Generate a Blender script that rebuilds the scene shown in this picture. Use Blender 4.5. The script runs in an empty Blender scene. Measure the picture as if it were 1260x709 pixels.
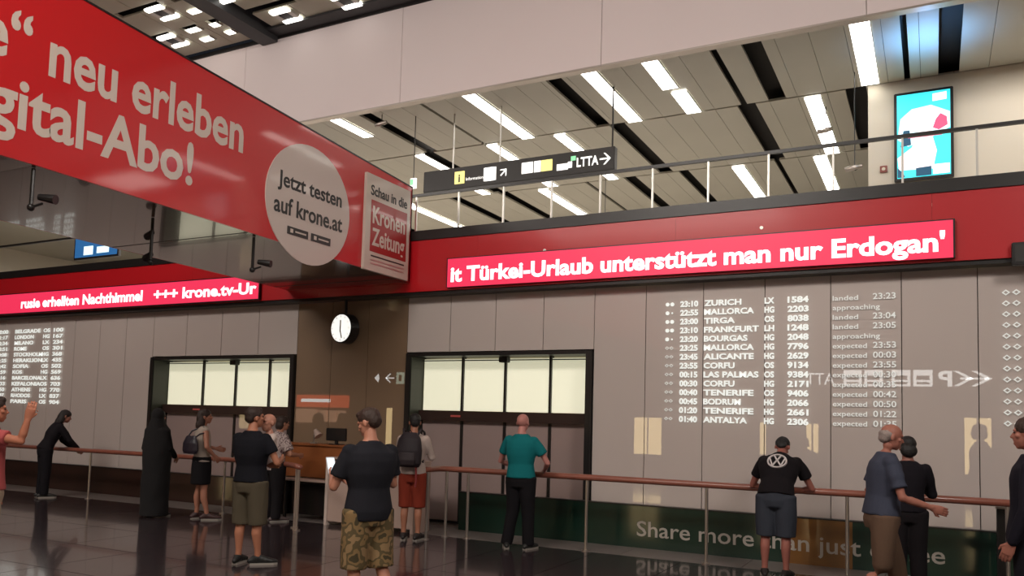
import bpy, bmesh, math, random
from mathutils import Vector, Matrix, noise

S = bpy.context.scene
COL = S.collection
PI = math.pi

# ---------------------------------------------------------------- camera
yaw, pitch, roll = math.atan(0.5195), math.atan(0.0699), 0.027
fw = Vector((-math.sin(yaw) * math.cos(pitch), math.cos(yaw) * math.cos(pitch), math.sin(pitch)))
r0 = Vector((math.cos(yaw), math.sin(yaw), 0)); u0 = r0.cross(fw)
rr = r0 * math.cos(roll) + u0 * math.sin(roll)
uu = u0 * math.cos(roll) - r0 * math.sin(roll)
cd = bpy.data.cameras.new('camera'); cam = bpy.data.objects.new('camera', cd); COL.objects.link(cam)
cd.sensor_width = 36; cd.lens = 1001 / 1260 * 36; cd.shift_y = 91.5 / 1260; cd.clip_start = .05; cd.clip_end = 300
cam.matrix_world = Matrix(((rr.x, uu.x, -fw.x, 0), (rr.y, uu.y, -fw.y, 0), (rr.z, uu.z, -fw.z, 1.65), (0, 0, 0, 1)))
S.camera = cam

# ---------------------------------------------------------------- world, lamps, exposure
w = bpy.data.worlds.new('world'); S.world = w; w.use_nodes = True
w.node_tree.nodes['Background'].inputs[0].default_value = (.010, .011, .014, 1)
S.view_settings.view_transform = 'Standard'; S.view_settings.look = 'None'
S.view_settings.exposure = 0.0; S.view_settings.gamma = 1; S.view_settings.use_curve_mapping = False


def area(name, loc, sx, sy, power, col=(1, .92, .84), rot=(0, 0, 0)):
    l = bpy.data.lights.new(name, 'AREA'); l.shape = 'RECTANGLE'; l.size = sx; l.size_y = sy; l.energy = power; l.color = col
    o = bpy.data.objects.new(name, l); o.location = loc; o.rotation_euler = rot; COL.objects.link(o); return o


# lamp fields of the hall ceiling (outside the frame) and of the upper gallery ceiling
area('hall_lamp', (-13, 1.5, 8.25), 5, 2.2, 620, rot=(.6, 0, 0))
area('hall_lamp', (-4.5, 1.0, 8.25), 5, 2.2, 620, rot=(.6, 0, 0))
area('hall_lamp', (4.0, 1.5, 8.25), 4, 2.2, 720, rot=(.35, .7, 0))
area('hall_lamp', (-8.5, -5.0, 8.25), 9, 2.2, 500)
area('lobby_lamp', (-17, 12.6, 3.3), 5, 1.5, 30)

# ---------------------------------------------------------------- materials
MATS = {}


def mat(name, col, rough=.6, metal=0., coat=0., coat_rough=.02, coat_ior=1.5, bump=0., bscale=40., var=0., vscale=3., emit=None, estr=1., spec=.5, alpha=1., ior=1.5):
    if name in MATS: return MATS[name]
    m = bpy.data.materials.new(name); m.use_nodes = True; nt = m.node_tree; b = nt.nodes['Principled BSDF']
    b.inputs['Base Color'].default_value = (*col, 1); b.inputs['Roughness'].default_value = rough
    b.inputs['Metallic'].default_value = metal; b.inputs['Coat Weight'].default_value = coat
    b.inputs['Coat Roughness'].default_value = coat_rough; b.inputs['Coat IOR'].default_value = coat_ior
    b.inputs['Specular IOR Level'].default_value = spec; b.inputs['Alpha'].default_value = alpha
    b.inputs['IOR'].default_value = ior
    if emit:
        b.inputs['Emission Color'].default_value = (*emit, 1); b.inputs['Emission Strength'].default_value = estr
    tc = nt.nodes.new('ShaderNodeTexCoord')
    if var:
        n = nt.nodes.new('ShaderNodeTexNoise'); n.inputs['Scale'].default_value = vscale; n.inputs['Detail'].default_value = 5
        nt.links.new(tc.outputs['Object'], n.inputs['Vector'])
        mx = nt.nodes.new('ShaderNodeMixRGB'); mx.blend_type = 'MIX'
        mx.inputs[1].default_value = (*[c * (1 - var) for c in col], 1); mx.inputs[2].default_value = (*[min(1, c * (1 + var)) for c in col], 1)
        nt.links.new(n.outputs['Fac'], mx.inputs[0]); nt.links.new(mx.outputs[0], b.inputs['Base Color'])
    if bump:
        n2 = nt.nodes.new('ShaderNodeTexNoise'); n2.inputs['Scale'].default_value = bscale; n2.inputs['Detail'].default_value = 3
        nt.links.new(tc.outputs['Object'], n2.inputs['Vector'])
        bp = nt.nodes.new('ShaderNodeBump'); bp.inputs['Strength'].default_value = bump; bp.inputs['Distance'].default_value = .01
        nt.links.new(n2.outputs['Fac'], bp.inputs['Height']); nt.links.new(bp.outputs[0], b.inputs['Normal'])
    MATS[name] = m
    return m


def patch_mat(name, cols, scale, rough=.85, pos=(.0, .4, .55, .7)):
    """cloth printed in irregular patches of several colours"""
    m = bpy.data.materials.new(name); m.use_nodes = True; nt = m.node_tree; b = nt.nodes['Principled BSDF']
    tc = nt.nodes.new('ShaderNodeTexCoord'); n = nt.nodes.new('ShaderNodeTexNoise'); n.inputs['Scale'].default_value = scale
    n.inputs['Detail'].default_value = 1.5
    nt.links.new(tc.outputs['Object'], n.inputs['Vector'])
    cr = nt.nodes.new('ShaderNodeValToRGB'); cr.color_ramp.interpolation = 'CONSTANT'
    e = cr.color_ramp.elements; e[0].color = (*cols[0], 1); e[0].position = 0; e[1].position = pos[1]; e[1].color = (*cols[1], 1)
    for i in range(2, len(cols)):
        k = e.new(pos[i]); k.color = (*cols[i], 1)
    nt.links.new(n.outputs['Fac'], cr.inputs[0]); nt.links.new(cr.outputs[0], b.inputs['Base Color']); b.inputs['Roughness'].default_value = rough
    return m


M_stone = mat('polished dark granite', (.048, .034, .038), .14, coat=.5, coat_rough=.05, coat_ior=1.5, var=.35, vscale=9, spec=.7)
M_grout = mat('grout', (.10, .08, .075), .7)
M_border = mat('pale stone border', (.20, .17, .16), .35, var=.15, vscale=6, coat=.15, coat_rough=.1)
M_glassgrey = mat('grey backpainted glass', (.56, .485, .455), .55, coat=.9, coat_rough=.0, coat_ior=1.62, var=.06, vscale=.6)
M_joint = mat('joint grey', (.16, .14, .13), .7)
M_glassbrown = mat('brown tinted glass', (.24, .155, .095), .5, coat=.9, coat_rough=.0, coat_ior=1.62, var=.1, vscale=.6)
M_black = mat('black frame metal', (.012, .010, .010), .35)
M_reveal = mat('dark green reveal', (.030, .032, .022), .4)
M_leaf = mat('mauve door glass', (.34, .25, .235), .45, coat=.6, coat_rough=.02, var=.12, vscale=1.0)
M_red = mat('red painted fascia', (.52, .006, .013), .38, coat=.4, coat_rough=.12)
M_redban = mat('red banner film', (.52, .008, .012), .32, coat=.7, coat_rough=.07, coat_ior=1.45)
M_white = mat('cream lettering', (.58, .49, .43), .4, coat=.5, coat_rough=.1)
M_inkblack = mat('black ink', (.015, .012, .012), .4)
M_under = mat('brown polished soffit', (.13, .085, .075), .16, metal=.25, coat=.6, coat_rough=.03, coat_ior=1.8)
M_bulk = mat('pinkish white plaster', (.78, .68, .68), .75, var=.03, vscale=.8)
M_ceil = mat('olive grey ceiling panel', (.56, .53, .45), .45, var=.06, vscale=1.2, coat=.25, coat_rough=.12)
M_slot = mat('dark ceiling void', (.018, .014, .012), .8)
M_hceil = mat('olive hall ceiling panel', (.55, .53, .42), .55, var=.08, vscale=1.)
M_beam = mat('charcoal ceiling beam', (.03, .03, .033), .5)
M_lamp = mat('lamp diffuser', (.9, .9, .9), .5, emit=(1, .96, .88), estr=7)
M_lampdim = mat('hall lamp diffuser', (.9, .9, .9), .5, emit=(1, .97, .88), estr=3)
M_cream = mat('cream gallery wall', (.72, .66, .55), .6, var=.03, vscale=1)
M_gfloor = mat('gallery floor', (.45, .42, .38), .4)
M_dark = mat('dark brown wall', (.16, .115, .10), .7)
M_darkwall = mat('hall back wall', (.10, .075, .07), .7)
M_led = mat('led red field', (.3, .01, .03), .4, emit=(.84, .035, .10), estr=.95)
M_ledtext = mat('led white', (.9, .9, .9), .4, emit=(1, .90, .97), estr=1.15)
M_board = mat('board characters', (.6, .6, .6), .5, emit=(.85, .90, .84), estr=.72)
M_boarddim = mat('board characters dim', (.6, .6, .6), .5, emit=(.85, .88, .82), estr=.40)
M_steel = mat('brushed steel', (.50, .44, .40), .32, metal=.85)
M_steelpale = mat('pale steel', (.60, .58, .54), .35, metal=.6)
M_rail = mat('reddish wood handrail', (.27, .085, .055), .38, var=.25, vscale=7, coat=.4, coat_rough=.1)
M_green = mat('dark green film', (.002, .022, .013), .35, coat=.5, coat_rough=.06, var=.2, vscale=2)
M_brownfilm = mat('dark brown film', (.030, .012, .008), .35, coat=.5, coat_rough=.06, var=.2, vscale=2)
M_amber = mat('amber printed film', (.20, .085, .018), .35, coat=.5, coat_rough=.06, var=.35, vscale=4)
M_print = mat('pale printed letters', (.42, .38, .34), .5)
M_transom = mat('lit transom panel', (.8, .8, .7), .5, emit=(.86, .84, .60), estr=.60, var=.05, vscale=2)
M_wood = mat('orange wood veneer', (.30, .095, .030), .4, var=.25, vscale=3)
M_ctr = mat('pinkish white laminate', (.46, .33, .28), .5, var=.05, vscale=2)
M_clock = mat('backlit clock face', (.9, .9, .88), .4, emit=(1, .98, .92), estr=.95)
M_signtext = mat('sign white', (.8, .8, .8), .4, emit=(1, .98, .92), estr=1.0)
M_signyel = mat('sign yellow', (.8, .7, .2), .4, emit=(.95, .85, .30), estr=.85)
M_signgreen = mat('sign green', (.2, .6, .3), .4, emit=(.30, .75, .42), estr=.8)
M_sign = mat('sign black', (.018, .015, .014), .45)
M_cyan = mat('screen cyan', (.1, .6, .7), .3, emit=(.03, .78, .84), estr=.95)
M_cyanpale = mat('screen pale', (.6, .8, .85), .3, emit=(.72, .95, .98), estr=.95)
M_pinkw = mat('screen pinkish white', (.8, .7, .7), .3, emit=(.98, .86, .84), estr=1.0)
M_magenta = mat('screen magenta', (.6, .1, .2), .3, emit=(.62, .09, .20), estr=.8)
M_navy = mat('screen navy', (.02, .06, .1), .3, emit=(.02, .12, .22), estr=.6)
M_yelglow = mat('lit yellow glass', (.8, .6, .3), .4, emit=(1, .74, .36), estr=6.5)
M_refl_white = mat('wayfinding white', (.8, .8, .8), .4, emit=(1, 1, .96), estr=6.5)
M_refl_red = mat('shop sign red', (.6, .1, .05), .4, emit=(1, .14, .05), estr=3.2)
M_refl_peach = mat('shop window peach', (.7, .4, .3), .4, emit=(1, .55, .34), estr=1.8)


# ---------------------------------------------------------------- mesh helpers
class MB:
    def __init__(s): s.v = []; s.f = []

    def add(s, vs, fs):
        k = len(s.v); s.v += [tuple(v) for v in vs]; s.f += [tuple(i + k for i in f) for f in fs]; return s

    def box(s, x0, x1, y0, y1, z0, z1):
        v = [(x, y, z) for z in (z0, z1) for y in (y0, y1) for x in (x0, x1)]
        return s.add(v, [(0, 2, 3, 1), (4, 5, 7, 6), (0, 1, 5, 4), (2, 6, 7, 3), (0, 4, 6, 2), (1, 3, 7, 5)])

    def prism(s, pts, y0, y1, axis='y'):
        """polygon in (a,b), extruded along axis"""
        n = len(pts)
        f3 = (lambda a, b, t: (a, t, b)) if axis == 'y' else (lambda a, b, t: (t, a, b)) if axis == 'x' else (lambda a, b, t: (a, b, t))
        v = [f3(a, b, y0) for a, b in pts] + [f3(a, b, y1) for a, b in pts]
        return s.add(v, [tuple(range(n)), tuple(reversed(range(n, 2 * n)))] + [(i, i + n, (i + 1) % n + n, (i + 1) % n) for i in range(n)])

    def tube(s, path, rad, n=10, caps=True, sc=(1, 1)):
        """tube along a polyline; rad number or list"""
        P = [Vector(p) for p in path]; R = rad if isinstance(rad, (list, tuple)) else [rad] * len(P)
        rings = []; up = Vector((0, 0, 1))
        for i, p in enumerate(P):
            d = (P[min(i + 1, len(P) - 1)] - P[max(i - 1, 0)]).normalized()
            a = d.cross(up if abs(d.z) < .95 else Vector((0, 1, 0))).normalized(); b = a.cross(d).normalized()
            rings.append([p + a * math.cos(2 * PI * k / n) * R[i] * sc[0] + b * math.sin(2 * PI * k / n) * R[i] * sc[1] for k in range(n)])
        k0 = len(s.v)
        for r in rings: s.v += [tuple(q) for q in r]
        for i in range(len(P) - 1):
            for k in range(n):
                a = k0 + i * n + k; b = k0 + i * n + (k + 1) % n
                s.f.append((a, b, b + n, a + n))
        if caps:
            s.f.append(tuple(reversed(range(k0, k0 + n)))); e = k0 + (len(P) - 1) * n; s.f.append(tuple(range(e, e + n)))
        return s

    def loft(s, rings, n=20):
        """rings: (centre, rx, ry) horizontal ellipses or (centre, rx, ry, matrix)"""
        k0 = len(s.v)
        for r in rings:
            c = Vector(r[0]); Mx = r[3] if len(r) > 3 else None
            for k in range(n):
                q = Vector((math.cos(2 * PI * k / n) * r[1], math.sin(2 * PI * k / n) * r[2], 0))
                if Mx: q = Mx @ q
                s.v.append(tuple(c + q))
        m = len(rings)
        for i in range(m - 1):
            for k in range(n):
                a = k0 + i * n + k; b = k0 + i * n + (k + 1) % n
                s.f.append((a, b, b + n, a + n))
        s.f.append(tuple(reversed(range(k0, k0 + n)))); e = k0 + (m - 1) * n; s.f.append(tuple(range(e, e + n)))
        return s

    def ell(s, c, rx, ry, rz, n=16, m=10, M=None):
        c = Vector(c); k0 = len(s.v)
        for i in range(m + 1):
            t = PI * (i + .02) / (m + .04)
            for k in range(n):
                q = Vector((rx * math.sin(t) * math.cos(2 * PI * k / n), ry * math.sin(t) * math.sin(2 * PI * k / n), -rz * math.cos(t)))
                if M: q = M @ q
                s.v.append(tuple(c + q))
        for i in range(m):
            for k in range(n):
                a = k0 + i * n + k; b = k0 + i * n + (k + 1) % n
                s.f.append((a, b, b + n, a + n))
        s.f.append(tuple(reversed(range(k0, k0 + n)))); e = k0 + m * n; s.f.append(tuple(range(e, e + n)))
        return s

    def mesh(s, name='m', m=None, smooth=False):
        me = bpy.data.meshes.new(name); me.from_pydata(s.v, [], s.f); me.update()
        if m: me.materials.append(m)
        if smooth:
            for p in me.polygons: p.use_smooth = True
        return me

    def build(s, name, m, parent=None, smooth=False, bevel=0):
        me = s.mesh(name, m, smooth)
        bm = bmesh.new(); bm.from_mesh(me); bmesh.ops.recalc_face_normals(bm, faces=bm.faces)
        if bevel:
            bmesh.ops.bevel(bm, geom=[e for e in bm.edges if len(e.link_faces) == 2 and e.calc_face_angle() > .5], offset=bevel, segments=2, affect='EDGES')
        bm.to_mesh(me); bm.free()
        return link(name, me, parent)


def link(name, me, parent=None, loc=None):
    o = bpy.data.objects.new(name, me); COL.objects.link(o); o.parent = parent
    if loc is not None: o.location = loc
    return o


def tag(o, label=None, cat=None, group=None, kind=None):
    if label: o['label'] = label
    if cat: o['category'] = cat
    if group: o['group'] = group
    if kind: o['kind'] = kind
    return o


def empty(name, loc=(0, 0, 0), rz=0, **k):
    o = bpy.data.objects.new(name, None); COL.objects.link(o); o.location = loc; o.rotation_euler.z = rz; return tag(o, **k)


def box(name, m, parent, x0, x1, y0, y1, z0, z1, bevel=0): return MB().box(x0, x1, y0, y1, z0, z1).build(name, m, parent, bevel=bevel)


def copy_tree(o, parent=None):
    c = o.copy(); COL.objects.link(c); c.parent = parent
    for ch in list(o.children): copy_tree(ch, c)
    return c


def text(name, body, m, parent, width=None, height=None, M=None, bold=0., ext=.004, spacing=1., align='LEFT', line=1.):
    """lettering: cap height `height`, overall width `width`; M places the xy text plane"""
    cu = bpy.data.curves.new(name, 'FONT'); cu.body = body; cu.size = 1; cu.extrude = 0; cu.offset = bold; cu.space_character = spacing
    cu.align_x = align; cu.space_line = line; cu.resolution_u = 3
    o = bpy.data.objects.new(name, cu); COL.objects.link(o)
    dg = bpy.context.evaluated_depsgraph_get(); me = bpy.data.meshes.new_from_object(o.evaluated_get(dg))
    bpy.data.objects.remove(o); me.materials.clear(); me.materials.append(m); me.name = name
    xs = [v.co.x for v in me.vertices]; cap = .73
    sy = (height or .1) / cap
    sx = (width / (max(xs) - min(xs))) if width else sy
    x0 = min(xs) if width else 0
    for v in me.vertices: v.co = Vector(((v.co.x - x0) * sx, v.co.y * sy, 0))
    bm = bmesh.new(); bm.from_mesh(me)
    r = bmesh.ops.extrude_face_region(bm, geom=list(bm.faces))
    for v in [g for g in r['geom'] if isinstance(g, bmesh.types.BMVert)]: v.co.z += ext
    bmesh.ops.recalc_face_normals(bm, faces=bm.faces)
    for f_ in bm.faces: f_.smooth = False
    bm.to_mesh(me); bm.free()
    ob = link(name, me, parent)
    if M: ob.matrix_local = M
    return ob


def front(x, y, z):  # text plane facing -Y (towards the hall), reading along +X
    return Matrix.Translation((x, y, z)) @ Matrix.Rotation(PI / 2, 4, 'X')


def back(x, y, z):  # text plane facing +Y, reading along -X
    return Matrix.Translation((x, y, z)) @ Matrix.Rotation(PI, 4, 'Z') @ Matrix.Rotation(PI / 2, 4, 'X')


def side(x, y, z):  # text plane facing +X, reading along +Y
    return Matrix.Translation((x, y, z)) @ Matrix.Rotation(PI / 2, 4, 'Z') @ Matrix.Rotation(PI / 2, 4, 'X')


def arrow_pts(n=1, L=1., Hh=.5, t=.13):
    """right-pointing arrow outlines made of a shaft and n chevrons; list of polygons in (a,b)"""
    P = [[(0, -t / 2), (L * .9, -t / 2), (L * .9, t / 2), (0, t / 2)]]
    for k in range(n):
        x = L - k * Hh * 1.15
        P.append([(x, 0), (x - Hh, Hh), (x - Hh - t * 1.2, Hh), (x - t * 1.5, 0)])
        P.append([(x, 0), (x - t * 1.5, 0), (x - Hh - t * 1.2, -Hh), (x - Hh, -Hh)])
    return P


def arrow(name, m, parent, x, y, z, s=.2, n=1, left=False, sh=.5, y1=None):
    b = MB(); sg = -1 if left else 1
    for poly in arrow_pts(n): b.prism([(x + sg * a * s, z + c * s) for a, c in poly], y, y + .006)
    return b.build(name, m, parent)


# ================================================================ THE SETTING
# ---- floor of polished granite tiles
fl = empty('floor', (0, 0, 0), kind='structure')
box('screed', M_grout, fl, -27, 9, -8, 11.2, -.12, -.012)
TX = 1.1
tile_me = MB().box(-TX / 2 + .005, TX / 2 - .005, -TX / 2 + .005, TX / 2 - .005, -.012, 0).mesh('tile', M_stone)
for i in range(20):
    for j in range(7):
        x = -19.2 + TX * (i + .5); y = 2.05 + TX * (j + .5)
        if x > 1.5: continue
        link('tile', tile_me, fl, (x, y, 0))
rest = MB()
for i in range(33):
    for j in range(17):
        x = -19.2 + TX * (i - 7 + .5); y = 2.05 + TX * (j - 9 + .5)
        if -19.2 < x < 1.5 and y > 2.05 or y < -8 or x < -26.4 or x > 9 or y > 9.75: continue
        rest.box(x - TX / 2 + .005, x + TX / 2 - .005, y - TX / 2 + .005, y + TX / 2 - .005, -.012, 0)
tag(rest.build('tiles', M_stone, fl), kind='stuff')
for k in range(24):
    x0 = -26 + k * 1.5
    box('border_slab', M_border, fl, x0 + .004, x0 + 1.496, 9.755, 11.1, -.012, .002)

# ---- front facade: grey glass panels around two door portals
FY = 10.6
wf = empty('wall_front', (0, FY, 0), kind='structure')
box('backing', M_joint, wf, -27, -13.25, .07, .35, 0, 4.3)
box('backing', M_joint, wf, -9.65, -7.38, .07, .35, 0, 4.3)
box('backing', M_joint, wf, -4.22, 9, .07, .35, 0, 4.3)
box('backing', M_joint, wf, -13.25, -9.65, .07, .35, 2.66, 4.3)
box('backing', M_joint, wf, -7.38, -4.22, .07, .35, 2.66, 4.3)


def panel(x0, x1, z0, z1, m): box('glass_panel', m, wf, x0 + .005, x1 - .005, 0, .07, z0, z1 - .004)


P = .785
x = -4.22
xs = [-4.22, -3.47]
while xs[-1] < 8.5: xs.append(xs[-1] + P)
for a, b in zip(xs, xs[1:]): panel(a, b, .0, 3.6, M_glassgrey)
for a, b in ((-7.38, -6.59), (-6.59, -5.80), (-5.80, -5.01), (-5.01, -4.22)): panel(a, b, 2.66, 3.6, M_glassgrey)
for a, b in ((-9.65, -8.9), (-8.9, -8.15), (-8.15, -7.38)): panel(a, b, .0, 3.6, M_glassbrown)
for k in range(4): panel(-13.25 + .9 * k, -12.35 + .9 * k, 2.66, 3.6, M_glassgrey)
xs = [-13.25 - P * k for k in range(18)]
for a, b in zip(xs[1:], xs): panel(a, b, .0, 3.6, M_glassgrey)


def portal(name, x0, x1, divs):
    """black door portal: frame, recessed lit transom panels, header, sliding leaves"""
    d = empty(name, (0, FY, 0), kind='structure')
    t = .09; top = 2.64; dep = .30
    b = MB(); b.box(x0, x0 + t, -.06, dep + .1, 0, top); b.box(x1 - t, x1, -.06, dep + .1, 0, top); b.box(x0 + t, x1 - t, -.06, dep + .1, top - .05, top)
    b.build('frame', M_black, d, bevel=.006)
    box('reveal', M_reveal, d, x0 + t, x0 + t + .015, -.04, dep, .01, top - .06)
    xs = [x0 + t + .02] + divs + [x1 - t - .01]
    for i, (a, c) in enumerate(zip(xs, xs[1:])):
        box('lit_panel', M_transom, d, a + .018, c - .018, dep - .01, dep + .03, 1.76, top - .075)
        lf = box('door_leaf', M_leaf, d, a + .022, c - .022, dep - .01, dep + .03, .06, 1.60)
        bb = MB(); bb.box(a, a + .022, dep - .03, dep + .04, .02, 1.60); bb.box(c - .022, c, dep - .03, dep + .04, .02, 1.60)
        bb.box(a + .022, c - .022, dep - .03, dep + .04, .02, .06); bb.build('leaf_frame', M_black, d)
        if i: box('mullion', M_black, d, a - .018, a + .018, dep - .05, dep + .04, 1.74, top - .05)
    box('header', mat('dark header', (.035, .018, .015), .35), d, x0 + t + .015, x1 - t, dep - .10, dep + .05, 1.60, 1.755)
    box('top_rail', M_black, d, x0 + t + .015, x1 - t, dep - .035, dep + .0, 2.535, 2.55)
    box('track_box', M_black, d, divs[1] - .07, divs[1] + .07, dep - .14, dep - .02, 2.50, 2.585, .008)
    box('sensor', mat('sensor red', (.15, .03, .03), .4, emit=(.5, .08, .06), estr=.3), d, divs[0] - .15, divs[0] + .02, dep - .115, dep - .10, 1.66, 1.69)
    box('threshold', M_steel, d, x0 + t, x1 - t, .1, dep + .1, 0, .02)


portal('door_1', -13.24, -9.66, [-12.15, -11.32, -10.50])
portal('door_2', -7.36, -4.23, [-6.50, -5.75, -5.00])
box('wall_lobby', M_cream, None, -27, 9, 11.15, 11.25, 0, 3.9)['kind'] = 'structure'

# ---- red fascia above the glass, black ledge, gallery slab
fa = empty('trim_1', (0, FY, 0), kind='structure')
for k in range(12):
    x0 = -27 + 3 * k
    box('fascia_panel', M_red, fa, x0 + .001, x0 + 2.999, -.25, .06, 3.57, 4.37)
box('ledge', M_black, fa, -27, 9, -.27, .2, 4.37, 4.52)
box('shadow_strip', M_black, fa, -27, 9, -.22, 0, 3.52, 3.57)  # black strip stands in for the dark shadow beneath the fascia
for x, z in ((-4.9, 4.06), (-1.9, 4.13), (-11.2, 4.0)):
    MB().tube([(x, -.262, z), (x, -.25, z)], .022, 12).build('rivet', M_steelpale, fa)
fg = box('floor.001', M_gfloor, None, -27, 9, FY + .35, 34, 4.1, 4.3); fg['kind'] = 'structure'

# ---- upper bulkhead
bu = empty('trim_2', (0, FY, 0), kind='structure')
for k in range(10):
    x0 = -25.2 + 3.5 * k
    box('bulkhead_panel', M_bulk, bu, x0 + .004, x0 + 3.496, 0, .12, 6.76, 8.36)
box('top_channel', M_black, bu, -27, 9, -.02, .12, 8.365, 8.43)
box('bottom_channel', M_steel, bu, -27, 9, -.005, .125, 6.73, 6.757)

# ---- gallery ceiling: olive panels in bays, dark slots, recessed strip lights
gc = empty('ceiling.001', (0, 0, 0), kind='structure')
box('void', M_slot, gc, -27, 9, FY + .12, 34, 7.0, 7.1)
slots = {0: [(-8.75, -8.5), (-7.50, -7.44), (-5.2, -4.95), (-2.68, -2.62), (-2.27, -2.02), (-.34, -.27), (.10, .36), (-12.9, -12.6), (-11.2, -11.1)],
         1: [(-8.9, -8.62), (-7.5, -7.44), (-4.98, -4.70), (-2.78, -2.50), (-1.16, -.87), (-11.5, -11.2), (-14.4, -14.1)],
         2: [(-10.1, -9.8), (-8.8, -8.55), (-6.66, -6.58), (-5.78, -5.52), (-4.6, -4.4), (-2.68, -2.62), (-13, -12.7)],
         3: [(-11, -10.7), (-8.2, -7.9), (-5.6, -5.3), (-2.9, -2.6)]}
strips = {0: [(-9.22, 10.72, 11.78), (-6.53, 10.72, 13.0), (-4.48, 10.72, 12.97), (-3.55, 10.72, 11.87), (-3.47, 12.05, 12.97), (-.80, 10.72, 12.9), (-13.5, 10.8, 12.9)],
          1: [(-8.94, 13.04, 13.98), (-7.34, 13.07, 14.05), (-5.95, 13.07, 14.05), (-9.06, 15.38, 15.97), (-7.38, 15.44, 15.97), (-5.98, 15.46, 15.97), (-1.64, 13.08, 15.97), (-12.2, 13.1, 15.9), (-16.4, 13.1, 15.9)],
          2: [(-7.72, 16.15, 18.97), (-11.3, 16.1, 18.97), (-3.42, 16.12, 18.76), (-1.88, 16.1, 18.7), (-15.5, 16.1, 18.9)],
          3: [(-9.3, 19.2, 21.9), (-6.1, 19.2, 21.9), (-13, 19.2, 21.9)]}
bays = [(FY + .13, 12.98), (13.03, 15.98), (16.03, 19.0), (19.05, 22.0)]
lamps_g = 'recessed strip lights in the gallery ceiling'
for bi, (y0, y1) in enumerate(bays):
    cuts = []
    for a, b in slots[bi]: cuts.append((a, b, 's'))
    allx = []
    x = -16.9 if bi < 3 else -16.9
    edges = [x]
    while x < 1.6: x += .43; edges.append(x)
    segs = []
    for a, b in zip(edges, edges[1:]):
        pieces = [(a, b)]
        for c0, c1, _ in cuts:
            new = []
            for p0, p1 in pieces:
                if c1 <= p0 or c0 >= p1: new.append((p0, p1))
                else:
                    if c0 - p0 > .05: new.append((p0, c0))
                    if p1 - c1 > .05: new.append((c1, p1))
            pieces = new
        segs += pieces
    for p0, p1 in segs:
        if bi == 0: box('ceiling_panel', M_ceil, gc, p0 + .003, p1 - .003, y0, y1, 6.80, 6.84)
        elif bi == 1: box('ceiling_panel', M_ceil, gc, p0 + .003, p1 - .003, y0, y1, 6.80, 6.84)
        else: box('ceiling_panel', M_ceil, gc, p0 + .003, p1 - .003, y0, y1, 6.80, 6.84)
    for s in strips[bi]:
        cx, a, b = s
        hw = .12 if (b - a) > 1.2 or cx > -4 else .11
        L = empty('strip_light', (cx, (a + b) / 2, 6.794))
        h = (b - a) / 2
        MB().box(-hw, hw, -h, h, -.018, .0).build('diffuser', M_lamp, L)
        MB().box(-hw - .012, -hw, -h, h, -.022, .0).build('side_rail', M_steelpale, L); MB().box(hw, hw + .012, -h, h, -.022, .0).build('side_rail', M_steelpale, L)
        row = ['first', 'second', 'third', 'fourth'][bi]
        L['category'] = 'ceiling light'; L['group'] = lamps_g; L['_row'] = row
for s in [o for o in COL.objects if o.name.startswith('strip_light')]:
    row = s['_row']; del s['_row']; s['label'] = 'TMP'; s['row'] = row
LG = {}
for s in [o for o in COL.objects if o.name.startswith('strip_light')]: LG.setdefault(s['row'], []).append(s)
ordn = ['leftmost', 'second from left', 'third from left', 'fourth from left', 'fifth from left', 'sixth from left', 'seventh from left', 'eighth from left', 'rightmost']
for row, L in LG.items():
    L.sort(key=lambda o: (round(o.location.x, 1), o.location.y))
    for i, o in enumerate(L):
        pos = 'rightmost' if i == len(L) - 1 else ordn[i]
        where = {'first': 'ceiling bay nearest the pale bulkhead', 'second': 'second gallery ceiling bay', 'third': 'third gallery ceiling bay', 'fourth': 'far fourth gallery ceiling bay'}[row]
        length = 'long' if (o.children[0].dimensions.y if o.children else 1) > 1.5 else 'short'
        o['label'] = f'{length} white strip light, {pos} in the {where}'
        del o['row']
tag(MB().box(-27, -17, FY + .12, 22, 6.80, 6.84).box(1.7, 9, FY + .12, 22, 6.80, 6.84).box(-27, 9, 22.05, 34, 6.8, 6.84).build('plain_ceiling', M_ceil, gc))
area('gallery_lamp', (-8, 17, 6.72), 12, 6, 330)
area('gallery_lamp', (-17, 15, 6.72), 6, 5, 420)
area('gallery_lamp', (1.5, 11.9, 6.72), 1.6, 1.0, 30)

wg = empty('wall_gallery', (0, 0, 0), kind='structure')
box('wall_block', M_cream, wg, -.84, 9, 13.0, 13.5, 4.3, 6.80)
box('wall_block', M_cream, wg, -27, 9, 34, 34.3, 4.3, 7)
box('wall_block', M_cream, wg, -27.2, -27, FY, 34, 4.3, 7)
box('wall_block', M_cream, wg, 9, 9.2, FY, 34, 4.3, 7)

# ---- hall ceiling
hc = empty('ceiling', (0, 0, 0), kind='structure')
box('void', M_slot, hc, -27, 9, -8, FY + .1, 8.75, 8.85)
rows = [7.2, 8.05, 8.90, 9.74, 10.58]
for j in range(4):
    a, b = rows[j] + .10, rows[j + 1] - .07
    for k in range(7):
        x0 = -15.2 + k * .63
        box('ceiling_panel', M_hceil, hc, x0 + .006, x0 + .624, a, b, 8.44, 8.48)
    for k in range(10):
        x0 = -10.3 + k * .8
        box('ceiling_panel', M_hceil, hc, x0 + .006, x0 + .794, a, b, 8.44, 8.48)
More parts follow.
